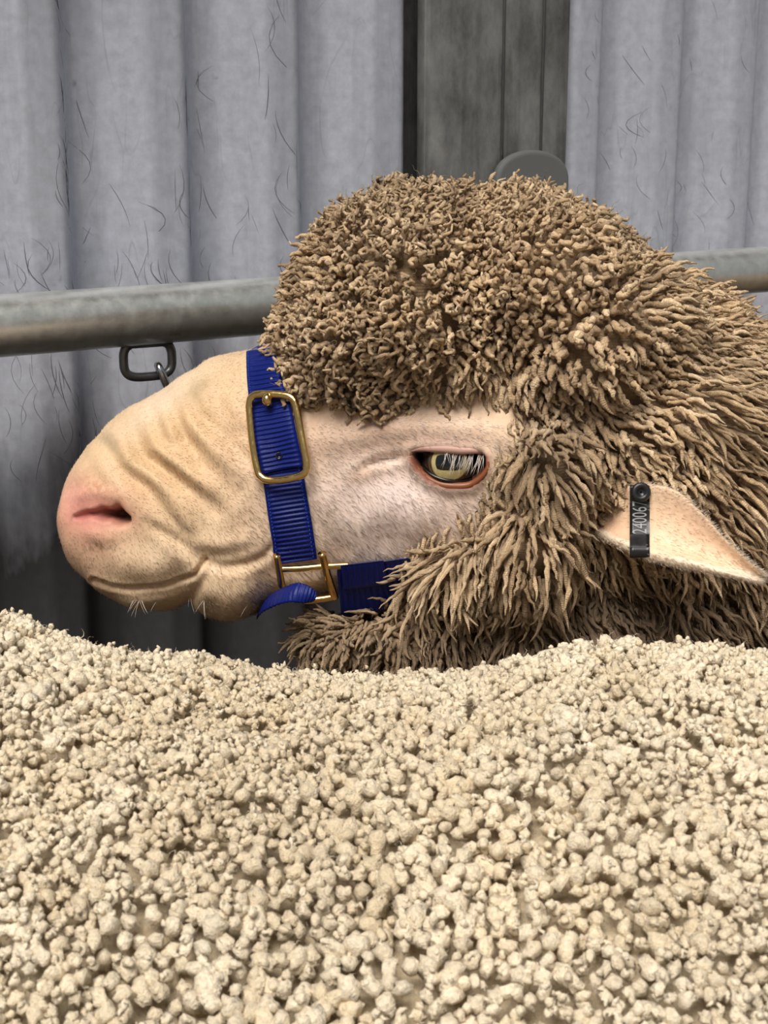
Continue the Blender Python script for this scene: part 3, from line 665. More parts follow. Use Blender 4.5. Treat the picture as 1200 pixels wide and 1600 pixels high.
# --- lock fields: px, py, flow dx, dy, lift along the normal, length, thickness, curl radius, turns, spacing (px)
LF = np.array([
 (470, 420, -.8, -.4, 1.3, 26, 4.2, 3.0, 1.2, 9.5), (430, 560, -.9, .1, 1.2, 26, 4.2, 3.5, 1.2, 9.5), (560, 330, -.2, -.6, 1.5, 24, 3.4, 3.6, 1.4, 8.5), (680, 300, 0, -.6, 1.5, 24, 3.2, 3.6, 1.5, 8.5),
 (800, 320, .2, -.5, 1.4, 24, 3.4, 3.6, 1.4, 8.8), (620, 430, 0, .3, 1.8, 20, 3.4, 4.2, 1.5, 8.5), (720, 470, 0, .3, 1.8, 20, 3.7, 4.2, 1.4, 8.8), (560, 520, -.1, .6, 1.5, 22, 3.8, 4.2, 1.4, 9.0),
 (470, 610, -.2, .8, 1.4, 22, 4.0, 4.5, 1.3, 9.5), (600, 600, 0, .8, 1.4, 22, 4.0, 4.8, 1.3, 9.5), (560, 650, 0, 1.2, .9, 24, 3.4, 4.2, 1.3, 9.5), (700, 630, .1, 1.3, .7, 34, 3.4, 4.0, 1.1, 9.5), (800, 610, .3, 1.3, .7, 44, 4.4, 4.0, .9, 10.5),
 (900, 430, .4, .2, 1.4, 24, 5.0, 4.5, 1.1, 11), (880, 520, .4, .4, 1.3, 26, 5.8, 4.5, 1.0, 12), (960, 380, .8, -.1, 1.0, 26, 3.8, 4, 1.2, 10), (1060, 440, 1.3, .1, .7, 34, 3.4, 3.6, 1.2, 10), (1000, 520, .9, .5, .9, 30, 4.6, 4, 1.0, 11.5),
 (1120, 560, 1.4, .5, .5, 42, 3.4, 3.0, 1.2, 10), (1000, 650, 1.1, 1.0, .5, 44, 4.2, 3.4, 1.0, 11), (1150, 700, 1.1, 1.0, .4, 46, 3.2, 2.8, 1.3, 10), (920, 690, .8, 1.2, .6, 44, 4.8, 3.6, .9, 10), (850, 720, .5, 1.3, .6, 42, 4.6, 3.6, .9, 10),
 (830, 790, .7, 1.1, .6, 42, 4.8, 4, .9, 10), (950, 770, .8, .9, .5, 38, 4.2, 3.5, .9, 10), (770, 830, .3, 1.5, .5, 46, 3.8, 3.0, .9, 11), (680, 870, .10, 1.6, .45, 66, 3.6, 2.6, 1.0, 10), (760, 900, .2, 1.6, .45, 66, 3.8, 2.8, 1.0, 10), (840, 900, .3, 1.5, .5, 50, 3.8, 3.4, 1.0, 11),
 (640, 910, .12, 1.5, .4, 60, 3.2, 2.4, 1.0, 9.5), (520, 990, -.2, 1.3, .4, 30, 3.2, 2.4, .8, 9), (650, 1000, -.2, 1.3, .4, 46, 3.4, 2.2, .9, 9.5), (780, 1000, .0, 1.4, .4, 46, 3.4, 2.2, .9, 9.5),
 (900, 930, .3, 1.4, .3, 60, 3.6, 2.6, 1.4, 10.5), (1000, 950, .3, 1.4, .3, 62, 3.4, 2.6, 1.6, 10.5), (1130, 960, .4, 1.4, .4, 56, 3.4, 2.8, 1.8, 10.5), (1180, 880, .7, 1.3, .4, 48, 3.2, 2.8, 1.6, 10)], float)
def lock_params(px):
    d2 = ((px[:, None] - LF[None, :, :2]) ** 2).sum(-1); w = 1 / (d2 + 900.) ** 1.8; w /= w.sum(1, keepdims=True); return w @ LF[:, 2:]
rng = np.random.RandomState(11)
Pc, Nc = sample_mesh(WV, tris(WFk), 260000, rng)
qc = w2c(Pc); px = pix(qc); view = nrm(CV - Pc); fac = (Nc * view).sum(1)
ok = (fac > -.45) & (px[:, 0] > 360) & (px[:, 0] < 1520) & (px[:, 1] > 200) & (px[:, 1] < 1120)
Pc, Nc, px, fac = Pc[ok], Nc[ok], px[ok], fac[ok]
lpv = lock_params(px); sp = lpv[:, 7] * S * np.where(fac < .1, 1.15, .84) * np.where(px[:, 0] > 1225, np.where(px[:, 0] > 1330, 2.5, 1.5), 1.0)
# some locks also root straight in the skin where the wool runs out on the cheek and brow
Ps, Ns = sample_mesh(V, tris(headF[: (NH - 1) * NR]), 60000, rng); pxs = pix(w2c(Ps)); ks = ((Ns * nrm(CV - Ps)).sum(1) > 0) & (w2c(Ps)[:, 2] < D) & (inpoly(pxs, [(622, 868), (650, 846), (715, 812), (752, 765), (775, 715), (800, 690), (790, 655), (850, 640), (850, 900), (636, 905)]))
n_skin = ks.sum(); Pc = np.concatenate([Pc, Ps[ks]]); Nc = np.concatenate([Nc, Ns[ks]]); px = np.concatenate([px, pxs[ks]]); fac = np.concatenate([fac, np.ones(n_skin)]); lp2 = lock_params(pxs[ks]); lp2[:, 3] *= .62; lp2[:, 4] *= .75; lp2[:, 2] *= .8
lpv = np.concatenate([lpv, lp2]); sp = np.concatenate([sp, lp2[:, 7] * S * .95])
kp = thin(Pc, sp, rng)
Pc, Nc, px, lpv, fac = Pc[kp], Nc[kp], px[kp], lpv[kp], fac[kp]
n = len(Pc)
cl = noise(Pc, 75, 0)                                       # clumping of neighbouring locks
def flow3(px_, dx, dy): return dx[:, None] * RV - dy[:, None] * UV
jit = rng.randn(n, 3)
A0 = nrm(Nc * (lpv[:, 2:3] + .25) + .55 * flow3(px, lpv[:, 0], lpv[:, 1]) + .22 * jit + .30 * np.stack([noise(Pc, 90, 1), noise(Pc, 90, 2), noise(Pc, 90, 3)], -1))
tan = flow3(px, lpv[:, 0], lpv[:, 1]); tan = tan - (tan * Nc).sum(1, keepdims=True) * Nc
A1 = nrm(Nc * lpv[:, 2:3] * .55 + tan + .30 * rng.randn(n, 3) + .35 * np.stack([noise(Pc, 70, 2), noise(Pc, 70, 3), noise(Pc, 70, 1)], -1))
L = lpv[:, 3] * S * (.8 + .5 * rng.rand(n)) * (1 + .25 * cl); R = lpv[:, 4] * S * (.70 + .5 * rng.rand(n)); CR = lpv[:, 5] * S * (.6 + .8 * rng.rand(n)); T = lpv[:, 6] * (.7 + .6 * rng.rand(n)); R = R * np.where(px[:, 0] > 1330, 2.0, 1); L = L * np.where(px[:, 0] > 1330, 1.4, 1); tight = np.clip((30 - lpv[:, 3]) / 8, 0, 1); T = T * (1 + .45 * tight); CR = CR * (1 + .30 * tight); L = L + .003
cl = np.clip(cl, -1, 1); root = Pc - Nc * .003 + Nc * (.0025 * (1 + cl))[:, None]
cre = np.exp(-(seg_dist(px, [(775, 270), (800, 340), (825, 430), (832, 540), (838, 640)])[0] / 6) ** 2); root = root - Nc * (.004 * cre)[:, None]; L = L * (1 - .3 * cre)
LV, LFc, lid_, ls_, lfib = locks(root, A0, A1, L, R, CR, T, rng, M=11, K=5, crimp=.35, taper=np.interp(lpv[:, 3], [20, 30, 45], [.35, .55, .8])[:, None])
base = np.array([lin((184, 158, 126)), lin((200, 174, 140)), lin((164, 140, 112)), lin((212, 188, 156))])
lc_ = base[rng.randint(0, 4, n)]
# colour of the fleece itself: creamy crown and cheeks, greyer neck, dusty brown throat
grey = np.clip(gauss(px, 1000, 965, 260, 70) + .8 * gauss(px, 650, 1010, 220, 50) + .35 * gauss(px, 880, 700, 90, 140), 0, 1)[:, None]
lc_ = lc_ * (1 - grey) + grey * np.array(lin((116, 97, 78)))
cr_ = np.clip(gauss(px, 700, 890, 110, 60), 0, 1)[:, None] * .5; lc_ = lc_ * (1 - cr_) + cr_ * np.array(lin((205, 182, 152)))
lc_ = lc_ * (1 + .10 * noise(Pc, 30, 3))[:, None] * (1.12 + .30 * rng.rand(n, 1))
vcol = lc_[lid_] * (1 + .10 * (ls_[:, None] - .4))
# fine stray fibres
m = 3000; k = rng.randint(0, n, m); 
SV, SFc, sid, _, sfib = locks(Pc[k] + Nc[k] * .004 + .003 * rng.randn(m, 3), nrm(A0[k] + .5 * rng.randn(m, 3)), nrm(A1[k] + .6 * rng.randn(m, 3)), (14 + 18 * rng.rand(m)) * S, np.full(m, .48) * S, 3.2 * S * (.4 + rng.rand(m)), 1 + 1.5 * rng.rand(m), rng, M=8, K=3, bulge=0)
scol = np.tile(np.array(lin((214, 188, 150))), (len(SV), 1))
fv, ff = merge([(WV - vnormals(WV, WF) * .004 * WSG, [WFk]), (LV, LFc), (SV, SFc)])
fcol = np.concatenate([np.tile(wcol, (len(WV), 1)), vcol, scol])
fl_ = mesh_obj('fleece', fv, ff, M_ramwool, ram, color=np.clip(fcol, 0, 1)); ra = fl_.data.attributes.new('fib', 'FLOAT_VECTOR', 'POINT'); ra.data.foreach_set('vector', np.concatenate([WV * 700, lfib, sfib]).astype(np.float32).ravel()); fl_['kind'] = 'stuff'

# --- short hair over the bare face
rng = np.random.RandomState(21)
selF = headF[: (NH - 1) * NR]
Ph, Nh = sample_mesh(V, tris(selF), 90000, rng); qh = w2c(Ph); ph_ = pix(qh); fcg = (Nh * nrm(CV - Ph)).sum(1)
ok = (fcg > -.3) & inpoly(ph_, FACE) & ~inpoly(ph_, [(100, 780), (205, 780), (205, 828), (100, 828)]) & (seg_dist(ph_, EYE_L + EYE_U[::-1])[0] > 11) & ~inpoly(ph_, eye_poly)
Ph, Nh, ph_ = Ph[ok][:34000], Nh[ok][:34000], ph_[ok][:34000]; n = len(Ph)
# nap runs back from the nose and down the cheek
ndx = np.full(n, .9); ndy = np.interp(ph_[:, 1], [600, 760, 960], [.0, .45, 1.1]); dirh = ndx[:, None] * RV - ndy[:, None] * UV; dirh -= (dirh * Nh).sum(1, keepdims=True) * Nh
dirh = nrm(nrm(dirh) + .24 * Nh + .25 * rng.randn(n, 3)); ln = np.interp(ph_[:, 0], [100, 300, 500], [1.6, 2.8, 5.2]) * .001 * (.6 + .7 * rng.rand(n)) * np.interp(ph_[:, 1], [600, 900], [.6, 1.1])
sdv = nrm(np.cross(dirh, Nh)) * .00010
tip = Ph + dirh * ln[:, None]; r0 = Ph - Nh * .0003
HV = np.stack([r0 - sdv, r0 + sdv, r0 + Nh * .00022, tip], 1).reshape(-1, 3)
HF = (np.array([[0, 1, 3], [1, 2, 3], [2, 0, 3]])[None] + (np.arange(n) * 4)[:, None, None]).reshape(-1, 3)
tree_c = np.zeros((n, 3)); 
hc0 = np.array(lin((240, 216, 186))); hc1 = np.array(lin((252, 240, 234))); wch = np.clip((ph_[:, 0] - 420) / 120, 0, 1)[:, None]
hcol = np.repeat((hc0 * (1 - wch) + hc1 * wch) * (.8 + .3 * rng.rand(n, 1)), 4, 0)
ne = 3600; ki = rng.randint(4, NE - 1, ne); kj = rng.randint(0, ME, ne); ke = rng.rand(ne) < .55; kj = np.where(ke, rng.choice([0, 1, 2, ME - 3, ME - 2, ME - 1], ne), kj)
Pe = EVs[ki, kj] + .0004 * rng.randn(ne, 3); mide = EVs[ki, ME // 2]; oute = nrm(Pe - mide + 1e-6); tde = nrm(at(1192, 902, ED[-1]) - at(930, 810, ED[2])); de_ = nrm(tde * .9 + np.where(ke[:, None], .7, 0) * oute - .25 * FV + .2 * rng.randn(ne, 3)); le_ = (.0018 + .002 * rng.rand(ne, 1)); se = nrm(np.cross(de_, FV)) * .00009
HV = np.concatenate([HV, np.stack([Pe - se, Pe + se, Pe - FV * .0002, Pe + de_ * le_], 1).reshape(-1, 3)]); HF = np.concatenate([HF, (np.array([[0, 1, 3], [1, 2, 3], [2, 0, 3]])[None] + ((n + np.arange(ne)) * 4)[:, None, None]).reshape(-1, 3)]); hcol = np.concatenate([hcol, np.tile(np.array(lin((244, 226, 204))), (ne * 4, 1))])
o_ = mesh_obj('face_hair', HV, HF, M_hair, ram, color=hcol); o_['kind'] = 'stuff'
wk = []
for i in range(15):                                          # chin whiskers
    x0 = rng.uniform(190, 420); y0 = np.interp(x0, [190, 260, 300, 350, 420], [940, 946, 935, 956, 944]); r = hit(x0, y0 - 4)
    if r is None: continue
    dirw = nrm(-UV + .5 * rng.randn() * RV - .4 * FV); le = rng.uniform(.006, .014)
    wk.append(sweep(np.stack([r[0] + dirw * le * s_ + .12 * le * s_ ** 2 * RV for s_ in np.linspace(0, 1, 6)]), np.linspace(.00012, .00004, 6), 4))
o_ = part_cs('whiskers', wk, M_lash, ram); o_['kind'] = 'stuff'

# ------------------------------------------------------------------ the halter
halter = empty('halter', at(470, 930, D - .05)); tag(halter, 'blue nylon halter with brass fittings on the ram\'s head', 'halter')
def strap(name, line, wpx, lift, n=360, m=14, rib=7.0, thick=.0016, ribh=.00040, surf=None, par=None, ends=True):
    """webbing laid on the face along a line of (px, py); ribs run across it"""
    ln = catmull(np.array(line, float), n); t = nrm(np.gradient(ln, axis=0)); nn = np.stack([-t[:, 1], t[:, 0]], 1)
    w = np.broadcast_to(np.asarray(wpx, float), (len(line),)); w = np.interp(np.linspace(0, 1, n), np.linspace(0, 1, len(line)), w)
    arc = np.concatenate([[0], np.cumsum(np.linalg.norm(np.diff(ln, axis=0), axis=1))])
    us = np.linspace(-.5, .5, m); G = np.zeros((n, m, 3)); GN = np.zeros((n, m, 3)); have = np.zeros((n, m), bool)
    for i in range(n):
        for j in range(m):
            p = ln[i] + nn[i] * w[i] * us[j]; r = (surf or hit)(p[0], p[1])
            if r is not None: G[i, j] = r[0]; GN[i, j] = r[1]; have[i, j] = True
    for j in range(m):
        g = np.where(have[:, j])[0]
        if len(g) == 0: continue
        for i in range(n):
            if not have[i, j]:
                k = g[np.argmin(np.abs(g - i))]; G[i, j] = G[k, j] + (c2w(cm(*(ln[i] + nn[i] * w[i] * us[j]), w2c(G[k, j][None])[0, 2])) - G[k, j]); GN[i, j] = GN[k, j]
    for _ in range(10):                                      # webbing bridges small folds
        G[1:-1] = (G[:-2] + 2 * G[1:-1] + G[2:]) / 4; GN[1:-1] = (GN[:-2] + 2 * GN[1:-1] + GN[2:]) / 4
        G[:, 1:-1] = (G[:, :-2] + 2 * G[:, 1:-1] + G[:, 2:]) / 4
    # straighten across: keep each row a line between its edges, blended
    for j in range(m): pass
    GN = nrm(nrm(GN) * .5 + nrm(CV - G) * .5)
    edge = np.abs(us) > .40
    rb = ribh * np.sin(2 * np.pi * arc / rib)[:, None] * np.where(edge, .25, 1.0)[None]
    lf = np.broadcast_to(np.asarray(lift, float), (n,)) if np.ndim(lift) else np.full(n, lift)
    top = G + GN * (lf[:, None] + rb - .0004 * (np.abs(us) > .46)[None])[:, :, None]; bot = G + GN * (lf[:, None] - thick)[:, :, None] 
    Vs = np.concatenate([top.reshape(-1, 3), bot.reshape(-1, 3)]); F = grid_faces(n, m)[:, ::-1]; F2 = grid_faces(n, m) + n * m; e = []
    for i in range(n - 1):
        for j in (0, m - 1): e.append([i * m + j, (i + 1) * m + j, n * m + (i + 1) * m + j, n * m + i * m + j])
    for i in (0, n - 1):
        for j in range(m - 1): e.append([i * m + j, i * m + j + 1, n * m + i * m + j + 1, n * m + i * m + j])
    ob = mesh_obj(name, Vs, np.concatenate([F, F2, np.array(e)]), M_web, par or halter)
    return ob, top, GN
NB = [(407, 549), (411, 575), (417, 610), (426, 660), (438, 715), (447, 770), (455, 820), (463, 876)]
_, nb_top, nb_n = strap('nose_strap', NB, [42, 50, 58, 62, 64, 64, 66, 66], .0026)
strap('buckle_tongue', [(418, 612), (424, 640), (432, 680), (439, 712), (443, 733)], [58, 64, 66, 66, 64], .0048, n=180)
# the strap over the bridge of the nose and round the far side
far = [];
for i, s_ in enumerate(np.linspace(0, 1, 60)):
    a_ = -np.pi * .10 + s_ * np.pi * 1.0
    k = int(11.42 * 24 + s_ * 36); c_ = A1_[k, 0]; far.append([c_ + A1_[k, 1] * math.cos(a_) * 1.015 + A1_[k, 2] * math.sin(a_) * 1.02 + A1_[k, 1] * .004 + nrm(A1_[k + 6, 0] - A1_[k - 6, 0]) * u * .0215 for u in np.linspace(-.5, .5, 6)])
far = np.array(far); fi = far - nrm(far - A1_[11 * 24 + 10, 0]) * .0015
Ff = grid_faces(60, 6)
mesh_obj('bridge_strap', np.concatenate([far.reshape(-1, 3), fi.reshape(-1, 3)]), np.concatenate([Ff, Ff[:, ::-1] + 360]), M_web, halter)
# stitching along the webbing
def stitches(name, grid, gn, col_, par):
    ps = []
    for i in range(6, len(grid) - 8, 5):
        p = grid[i, col_] + gn[i, col_] * .0002; q_ = grid[i + 3, col_] + gn[i + 3, col_] * .0002; ps.append(sweep(np.stack([p, (p + q_) / 2 + gn[i, col_] * .0002, q_]), .00022, 5))
    o = part_cs(name, ps, M_stitch, par); o['kind'] = 'stuff'
stitches('stitching', nb_top, nb_n, 1, halter); stitches('stitching', nb_top, nb_n, 12, halter)

def face_plane(cx, cy, lift, span=40):
    """a flat patch lying on the face round a pixel: origin and two axes"""
    pts = np.array([hit(cx + a_, cy + b_)[0] for a_ in (-span, 0, span) for b_ in (-span, 0, span) if hit(cx + a_, cy + b_)]); o = pts.mean(0); u_, s_, vt = np.linalg.svd(pts - o); nn = vt[2]; nn = nn if nn @ (CV - o) > 0 else -nn
    return o + nn * lift, nn
def on_plane(pts, o, nn):
    out = []
    for x, y in pts:
        dv = nrm(at(x, y, 1.0) - CV); out.append(CV + dv * (((o - CV) @ nn) / (dv @ nn)))
    return np.array(out)
bk = empty('buckle', (0, 0, 0)); bk.parent = halter; bk.location = (0, 0, 0); bk['_org'] = list(halter['_org'])
po, pn = face_plane(434, 684, .0072, 34)
cor = [(389, 634), (392, 622), (404, 616), (440, 617), (455, 622), (462, 634), (471, 680), (479, 722), (478, 736), (468, 744), (440, 750), (418, 750), (408, 745), (402, 734), (394, 690)]
cl_ = catmull(cor + cor[:1], 121)[:-1]; bp = on_plane(cl_, po, pn)
part_cs('buckle_frame', [sweep(bp, .0022, 12, True, flat=.75, ref=pn)], M_brass, bk)
tp_ = on_plane([(416, 616), (417, 622), (418, 628), (420, 634)], po + pn * .0012, pn)
part_cs('buckle_prong', [sweep(tp_, [.0021, .0029, .0029, .0016], 12, ref=pn)], M_brass, bk)
hp_ = hit(436, 713); 
o_, nn_ = hp_[0], hp_[1]; a = np.linspace(0, 2 * np.pi, 16, endpoint=False); ex_ = nrm(np.cross(nn_, UV)); ey_ = np.cross(nn_, ex_)
po3, pn3 = face_plane(436, 712, 0, 14)
# brass eyelet hole in the tongue: a dark recessed ring
hole_c = on_plane([(436, 712)], nb_top[240].mean(0) + nb_n[240].mean(0) * .0026, nrm(nb_n[240].mean(0)))[0]; hn_ = nrm(nb_n[240].mean(0)); ex_ = nrm(np.cross(hn_, UV)); ey_ = np.cross(hn_, ex_)
rows = [hole_c + hn_ * z + (np.cos(a)[:, None] * ex_ + np.sin(a)[:, None] * ey_) * r for z, r in ((-.001, .0021), (.0002, .0020), (.0003, .0016), (-.001, .0013), (-.001, .0001))]
mesh_obj('tongue_hole', np.array(rows).reshape(-1, 3), grid_faces(5, 16, True), M_lidk, halter)

# cheek ring, an H of brass rod
ring_e = empty('cheek_ring', (0, 0, 0)); ring_e.parent = halter; ring_e['_org'] = list(halter['_org'])
ro, rn = face_plane(480, 890, .0105, 30)
def rod(pts, r, n=26): return sweep(on_plane(catmull(np.array(pts, float), n), ro, rn), r, 10, ref=rn)
part_cs('ring_bar', [rod([(440, 889), (470, 888), (505, 885), (546, 883)], .0019)], M_brass, ring_e)
part_cs('ring_post', [rod([(432, 868), (435, 884), (438, 900), (440, 914)], .0022)], M_brass, ring_e)
part_cs('ring_post', [rod([(503, 865), (508, 885), (516, 912), (523, 934)], .0024)], M_brass, ring_e)
part_cs('ring_bar', [rod([(440, 912), (452, 930), (475, 938), (500, 936), (524, 932)], .0021)], M_brass, ring_e)
# webbing that comes off the ring
def flat_surf(o, nn, bend=None):
    def f(x, y):
        p = on_plane([(x, y)], o, nn)[0]
        return p, nn
    return f
so = ro + rn * -.001; cn = nrm(rn - .10 * RV); so2 = on_plane([(535, 915)], ro, rn)[0]
strap('cheek_strap', [(530, 926), (570, 922), (610, 914), (660, 904), (720, 893)], [72, 74, 76, 70, 66], .0012, n=200, rib=9, surf=flat_surf(so2, cn))
strap('cheek_strap_end', [(535, 900), (560, 897), (585, 894), (602, 891)], [38, 38, 38, 36], .0034, n=120, rib=9, surf=flat_surf(so2, cn))
strap('poll_strap', [(850, 842), (880, 846), (915, 848), (940, 852)], [26, 26, 24, 22], 0, n=80, rib=9, surf=flat_surf(at(900, 850, D - .062), nrm(CV - at(900, 850, D))))
# chin strap: curls under the jaw from the ring
path = np.array([at(x, y, D + z) for x, y, z in ((492, 934, -.066), (478, 929, -.068), (458, 926, -.066), (438, 932, -.056), (420, 941, -.036), (412, 950, -.010), (412, 950, .025))]); cp_ = catmull(path, 90)
tg = nrm(np.gradient(cp_, axis=0)); wv_ = nrm(np.array([nrm(.75 * UV + .45 * RV + .3 * FV * np.sin(s_ * 2.4)) for s_ in np.linspace(0, 1, 90)])); wv_ = nrm(wv_ - (wv_ * tg).sum(1, keepdims=True) * tg); nb_ = np.cross(tg, wv_)
wid = np.interp(np.linspace(0, 1, 90), [0, .15, .4, 1], [.005, .010, .013, .016]); us = np.linspace(-.5, .5, 12)
cur = cp_[:, None] + us[None, :, None] * wv_[:, None] * wid[:, None, None] + (.0016 * (1 - (2 * us) ** 2))[None, :, None] * np.where((nb_ @ FV)[:, None] < 0, nb_, -nb_)[:, None] + (.0003 * np.sin(np.arange(90) * 1.6))[:, None, None] * nb_[:, None]
bot = cur + FV * .0016; Fg = grid_faces(90, 12)
mesh_obj('chin_strap', np.concatenate([cur.reshape(-1, 3), bot.reshape(-1, 3)]), np.concatenate([Fg, Fg[:, ::-1] + 1080, np.array([[i * 12 + j, (i + 1) * 12 + j, 1080 + (i + 1) * 12 + j, 1080 + i * 12 + j] for i in range(89) for j in (0, 11)])]), M_web, halter)

# ------------------------------------------------------------------ the sheep in front: whole animal, fleece tips where it shows
OUT = np.array([(-700, 940), (-300, 935), (-120, 940), (0, 958), (100, 1002), (200, 1022), (300, 1032), (430, 1054), (560, 1064), (700, 1058), (830, 1034), (950, 1014), (1050, 1012), (1200, 1022), (1500, 1040), (2000, 1030)], float)
RB_ = .25; YC = .50; ZB = .5290; DT = .62
def back_top(x): return np.interp(x, (OUT[:, 0] - 600) / FPX * DT, (1030 - OUT[:, 1]) / FPX * DT)
fs_base = np.array([.0, YC, 0]); fs = empty('sheep', fs_base); tag(fs, 'cream-fleeced sheep whose knobbly back fills the foreground', 'sheep')
def trunk(xs_, thk):
    rows = []
    aa = np.linspace(0, 2 * np.pi, 72, endpoint=False)
    for x in xs_:
        e = np.clip((x + .46) / .20, 0, 1), np.clip((.86 - x) / .22, 0, 1); k = math.sqrt(max(1 - (1 - e[0]) ** 2, 0)) * math.sqrt(max(1 - (1 - e[1]) ** 2, 0)); k = max(k, .02)
        r = (RB_ + thk) * k; zc = ZB + back_top(x) * (1 if abs(x) < .5 else .5)
        rows.append(np.stack([np.full(72, x), YC + np.sin(aa) * r * 1.0, zc + np.cos(aa) * r * np.where(np.cos(aa) > 0, 1, 1.02)], -1))
    return np.array(rows)
xs_ = np.linspace(-.46, .86, 90); tr = trunk(xs_, -.012); trF = grid_faces(90, 72, True)
prts = [(tr.reshape(-1, 3), [trF, np.arange(72)[None], (np.arange(72) + 89 * 72)[None, ::-1]])]
for lx in (-.28, .64):
    for sy in (-.11, .11):
        zs = np.array([.40, .32, .24, .17, .10, .05, .02, 0.0]); rr = np.array([.075, .058, .038, .030, .022, .025, .031, .033]); off = np.array([0, .0, .012, .018, .0, -.005, -.012, -.015]) * (1 if lx > 0 else -.4)
        prts.append(sweep(np.stack([lx + off, np.full(8, YC + sy), zs], -1), rr, 14, ref=h3))
hd = catmull(np.array([(.70, .56, .11), (.84, .66, .10), (.95, .74, .085), (1.03, .76, .078), (1.11, .72, .062), (1.19, .66, .045), (1.24, .62, .028), (1.245, .615, .004)]), 50)
prts.append(sweep(np.stack([hd[:, 0], np.full(50, YC), hd[:, 1]], -1), hd[:, 2], 24, ref=np.array([0, 1., 0])))
for sy in (-1, 1):
    tt = np.linspace(0, 1, 9); prts.append(sweep(np.stack([1.0 - .06 * tt, YC + sy * (.06 + .11 * tt), .78 - .05 * tt], -1), .034 * np.sin(np.pi * (.12 + .86 * tt)) + .002, 10, flat=.3, ref=up3))
vb, fb = merge(prts)
mesh_obj('body', vb, fb, M_skin, fs, color=np.tile(np.array(lin((212, 186, 158))), (len(vb), 1)))
WT = trunk(np.linspace(-.459, .845, 240), -.0075).reshape(240, 72, 3)
tw = WT.reshape(-1, 3); wf = grid_faces(240, 72, True)
tw = tw + 0.0008 * np.stack([noise(tw, 60, i) for i in (1, 2, 3)], -1)
rng = np.random.RandomState(77)
def worley(u, v, cell, seed, jit=.9):
    U, Vv = u / cell, v / cell; iu, jv = np.floor(U).astype(np.int64), np.floor(Vv).astype(np.int64); f1 = np.full(U.shape, 9.); f2 = f1.copy(); hid = np.zeros(U.shape)
    tb = np.random.RandomState(seed).rand(3, 65536)
    for a_ in (-1, 0, 1):
        for b_ in (-1, 0, 1):
            h = ((iu + a_) * 73856093 ^ (jv + b_) * 19349663 ^ seed * 83492791) & 65535
            d_ = np.hypot(iu + a_ + .5 + (tb[0][h] - .5) * jit - U, jv + b_ + .5 + (tb[1][h] - .5) * jit - Vv)
            n1_ = d_ < f1; f2 = np.where(n1_, f1, np.minimum(f2, d_)); hid = np.where(n1_, tb[2][h], hid); f1 = np.where(n1_, d_, f1)
    return f1, f2, hid
def dome(u, v, cell, seed, r=.64):
    f1, f2, hid = worley(u, v, cell, seed); r_ = r * (.82 + .36 * hid); return np.sqrt(np.clip(1 - (f1 / r_) ** 2, 0, 1)) * (.75 + .5 * hid), hid
m = 240000; X = rng.uniform(-.19, .19, m); AA = rng.uniform(-.67, .43, m); arc = AA * RB_
zc = ZB + back_top(X); Nn_ = np.stack([np.zeros_like(X), np.sin(AA), np.cos(AA)], -1); P0 = np.stack([X, np.full_like(X, YC), zc], -1) + Nn_ * RB_
patch = np.clip(.5 + .55 * noise(P0, 24, 1), 0, 1)             # coarse knobs in some places, finer tips in others
spc = (.0031 + .0013 * patch) * np.interp(AA, [-.6, .3], [1.06, .90]); kp = thin(P0, spc, rng)
X, AA, arc, Nn_, P0, spc = X[kp], AA[kp], arc[kp], Nn_[kp], P0[kp], spc[kp]; n = len(kp)
w1 = .002 * noise(P0, 70, 2); w2 = .002 * noise(P0, 70, 0)
big, hb = dome(X + w1, (arc + w2) * .60, .0125, 1, .70); lump, hl_ = dome(X + w2, (arc + w1) * .55, .034, 5, .75)
hgt = .0062 * big + .0030 * lump + .0016 * rng.rand(n) - .0060
Pp = P0 + Nn_ * hgt[:, None]
bb = np.array([lin((220, 204, 176)), lin((230, 217, 194)), lin((206, 188, 158)), lin((226, 212, 186))])
dk = np.clip(noise(P0, 16, 3) - .3, 0, 1)[:, None] * .4; tone = ((bb[0] * (1 - hb)[:, None] + bb[1] * hb[:, None]) * (1 - dk) + dk * bb[2]) * (1 + .04 * noise(P0, 35, 2))[:, None]
flowb = nrm(np.stack([.35 * noise(P0, 22, 1), np.full(n, -.6), np.full(n, -.5)], -1)); flowb = flowb - (flowb * Nn_).sum(1, keepdims=True) * Nn_
def blobs(ctr, nrml, fl_, size, stretch):
    m = len(ctr); ax = nrm(nrm(fl_) * rng.choice([.35, 1.2], (m, 1)) + nrml * rng.rand(m, 1) * 1.4 + .45 * rng.randn(m, 3)); t1 = nrm(np.cross(ax, rng.randn(m, 3))); t2 = np.cross(ax, t1)
    u = iv2[None] * (1 + .17 * np.sin(iv2[None] @ np.array([3.1, 2.3, 4.2]) * 1.6 + rng.rand(m, 1) * 6.28)[..., None] + .15 * np.sin(iv2[None] @ np.array([-4.3, 3.3, 1.2]) * 1.5 + rng.rand(m, 1) * 6.28)[..., None] + .10 * rng.randn(m, len(iv2), 1))
    sz = size[:, None, None]
    v_ = ctr[:, None] + sz * (u[..., 0:1] * t1[:, None] * (.85 + .3 * rng.rand(m, 1, 1)) + u[..., 1:2] * t2[:, None] * (.75 + .3 * rng.rand(m, 1, 1)) + u[..., 2:3] * ax[:, None] * (stretch + .7 * rng.rand(m, 1, 1)))
    return v_.reshape(-1, 3), (itf2[None] + (np.arange(m) * len(iv2))[:, None, None]).reshape(-1, 3)
v1, f1 = blobs(Pp, Nn_, flowb, spc * (.46 + .40 * rng.rand(n) ** 1.5), 1.0)
col1 = np.repeat(tone * (.90 + .18 * rng.rand(n, 1)), len(iv2), 0)
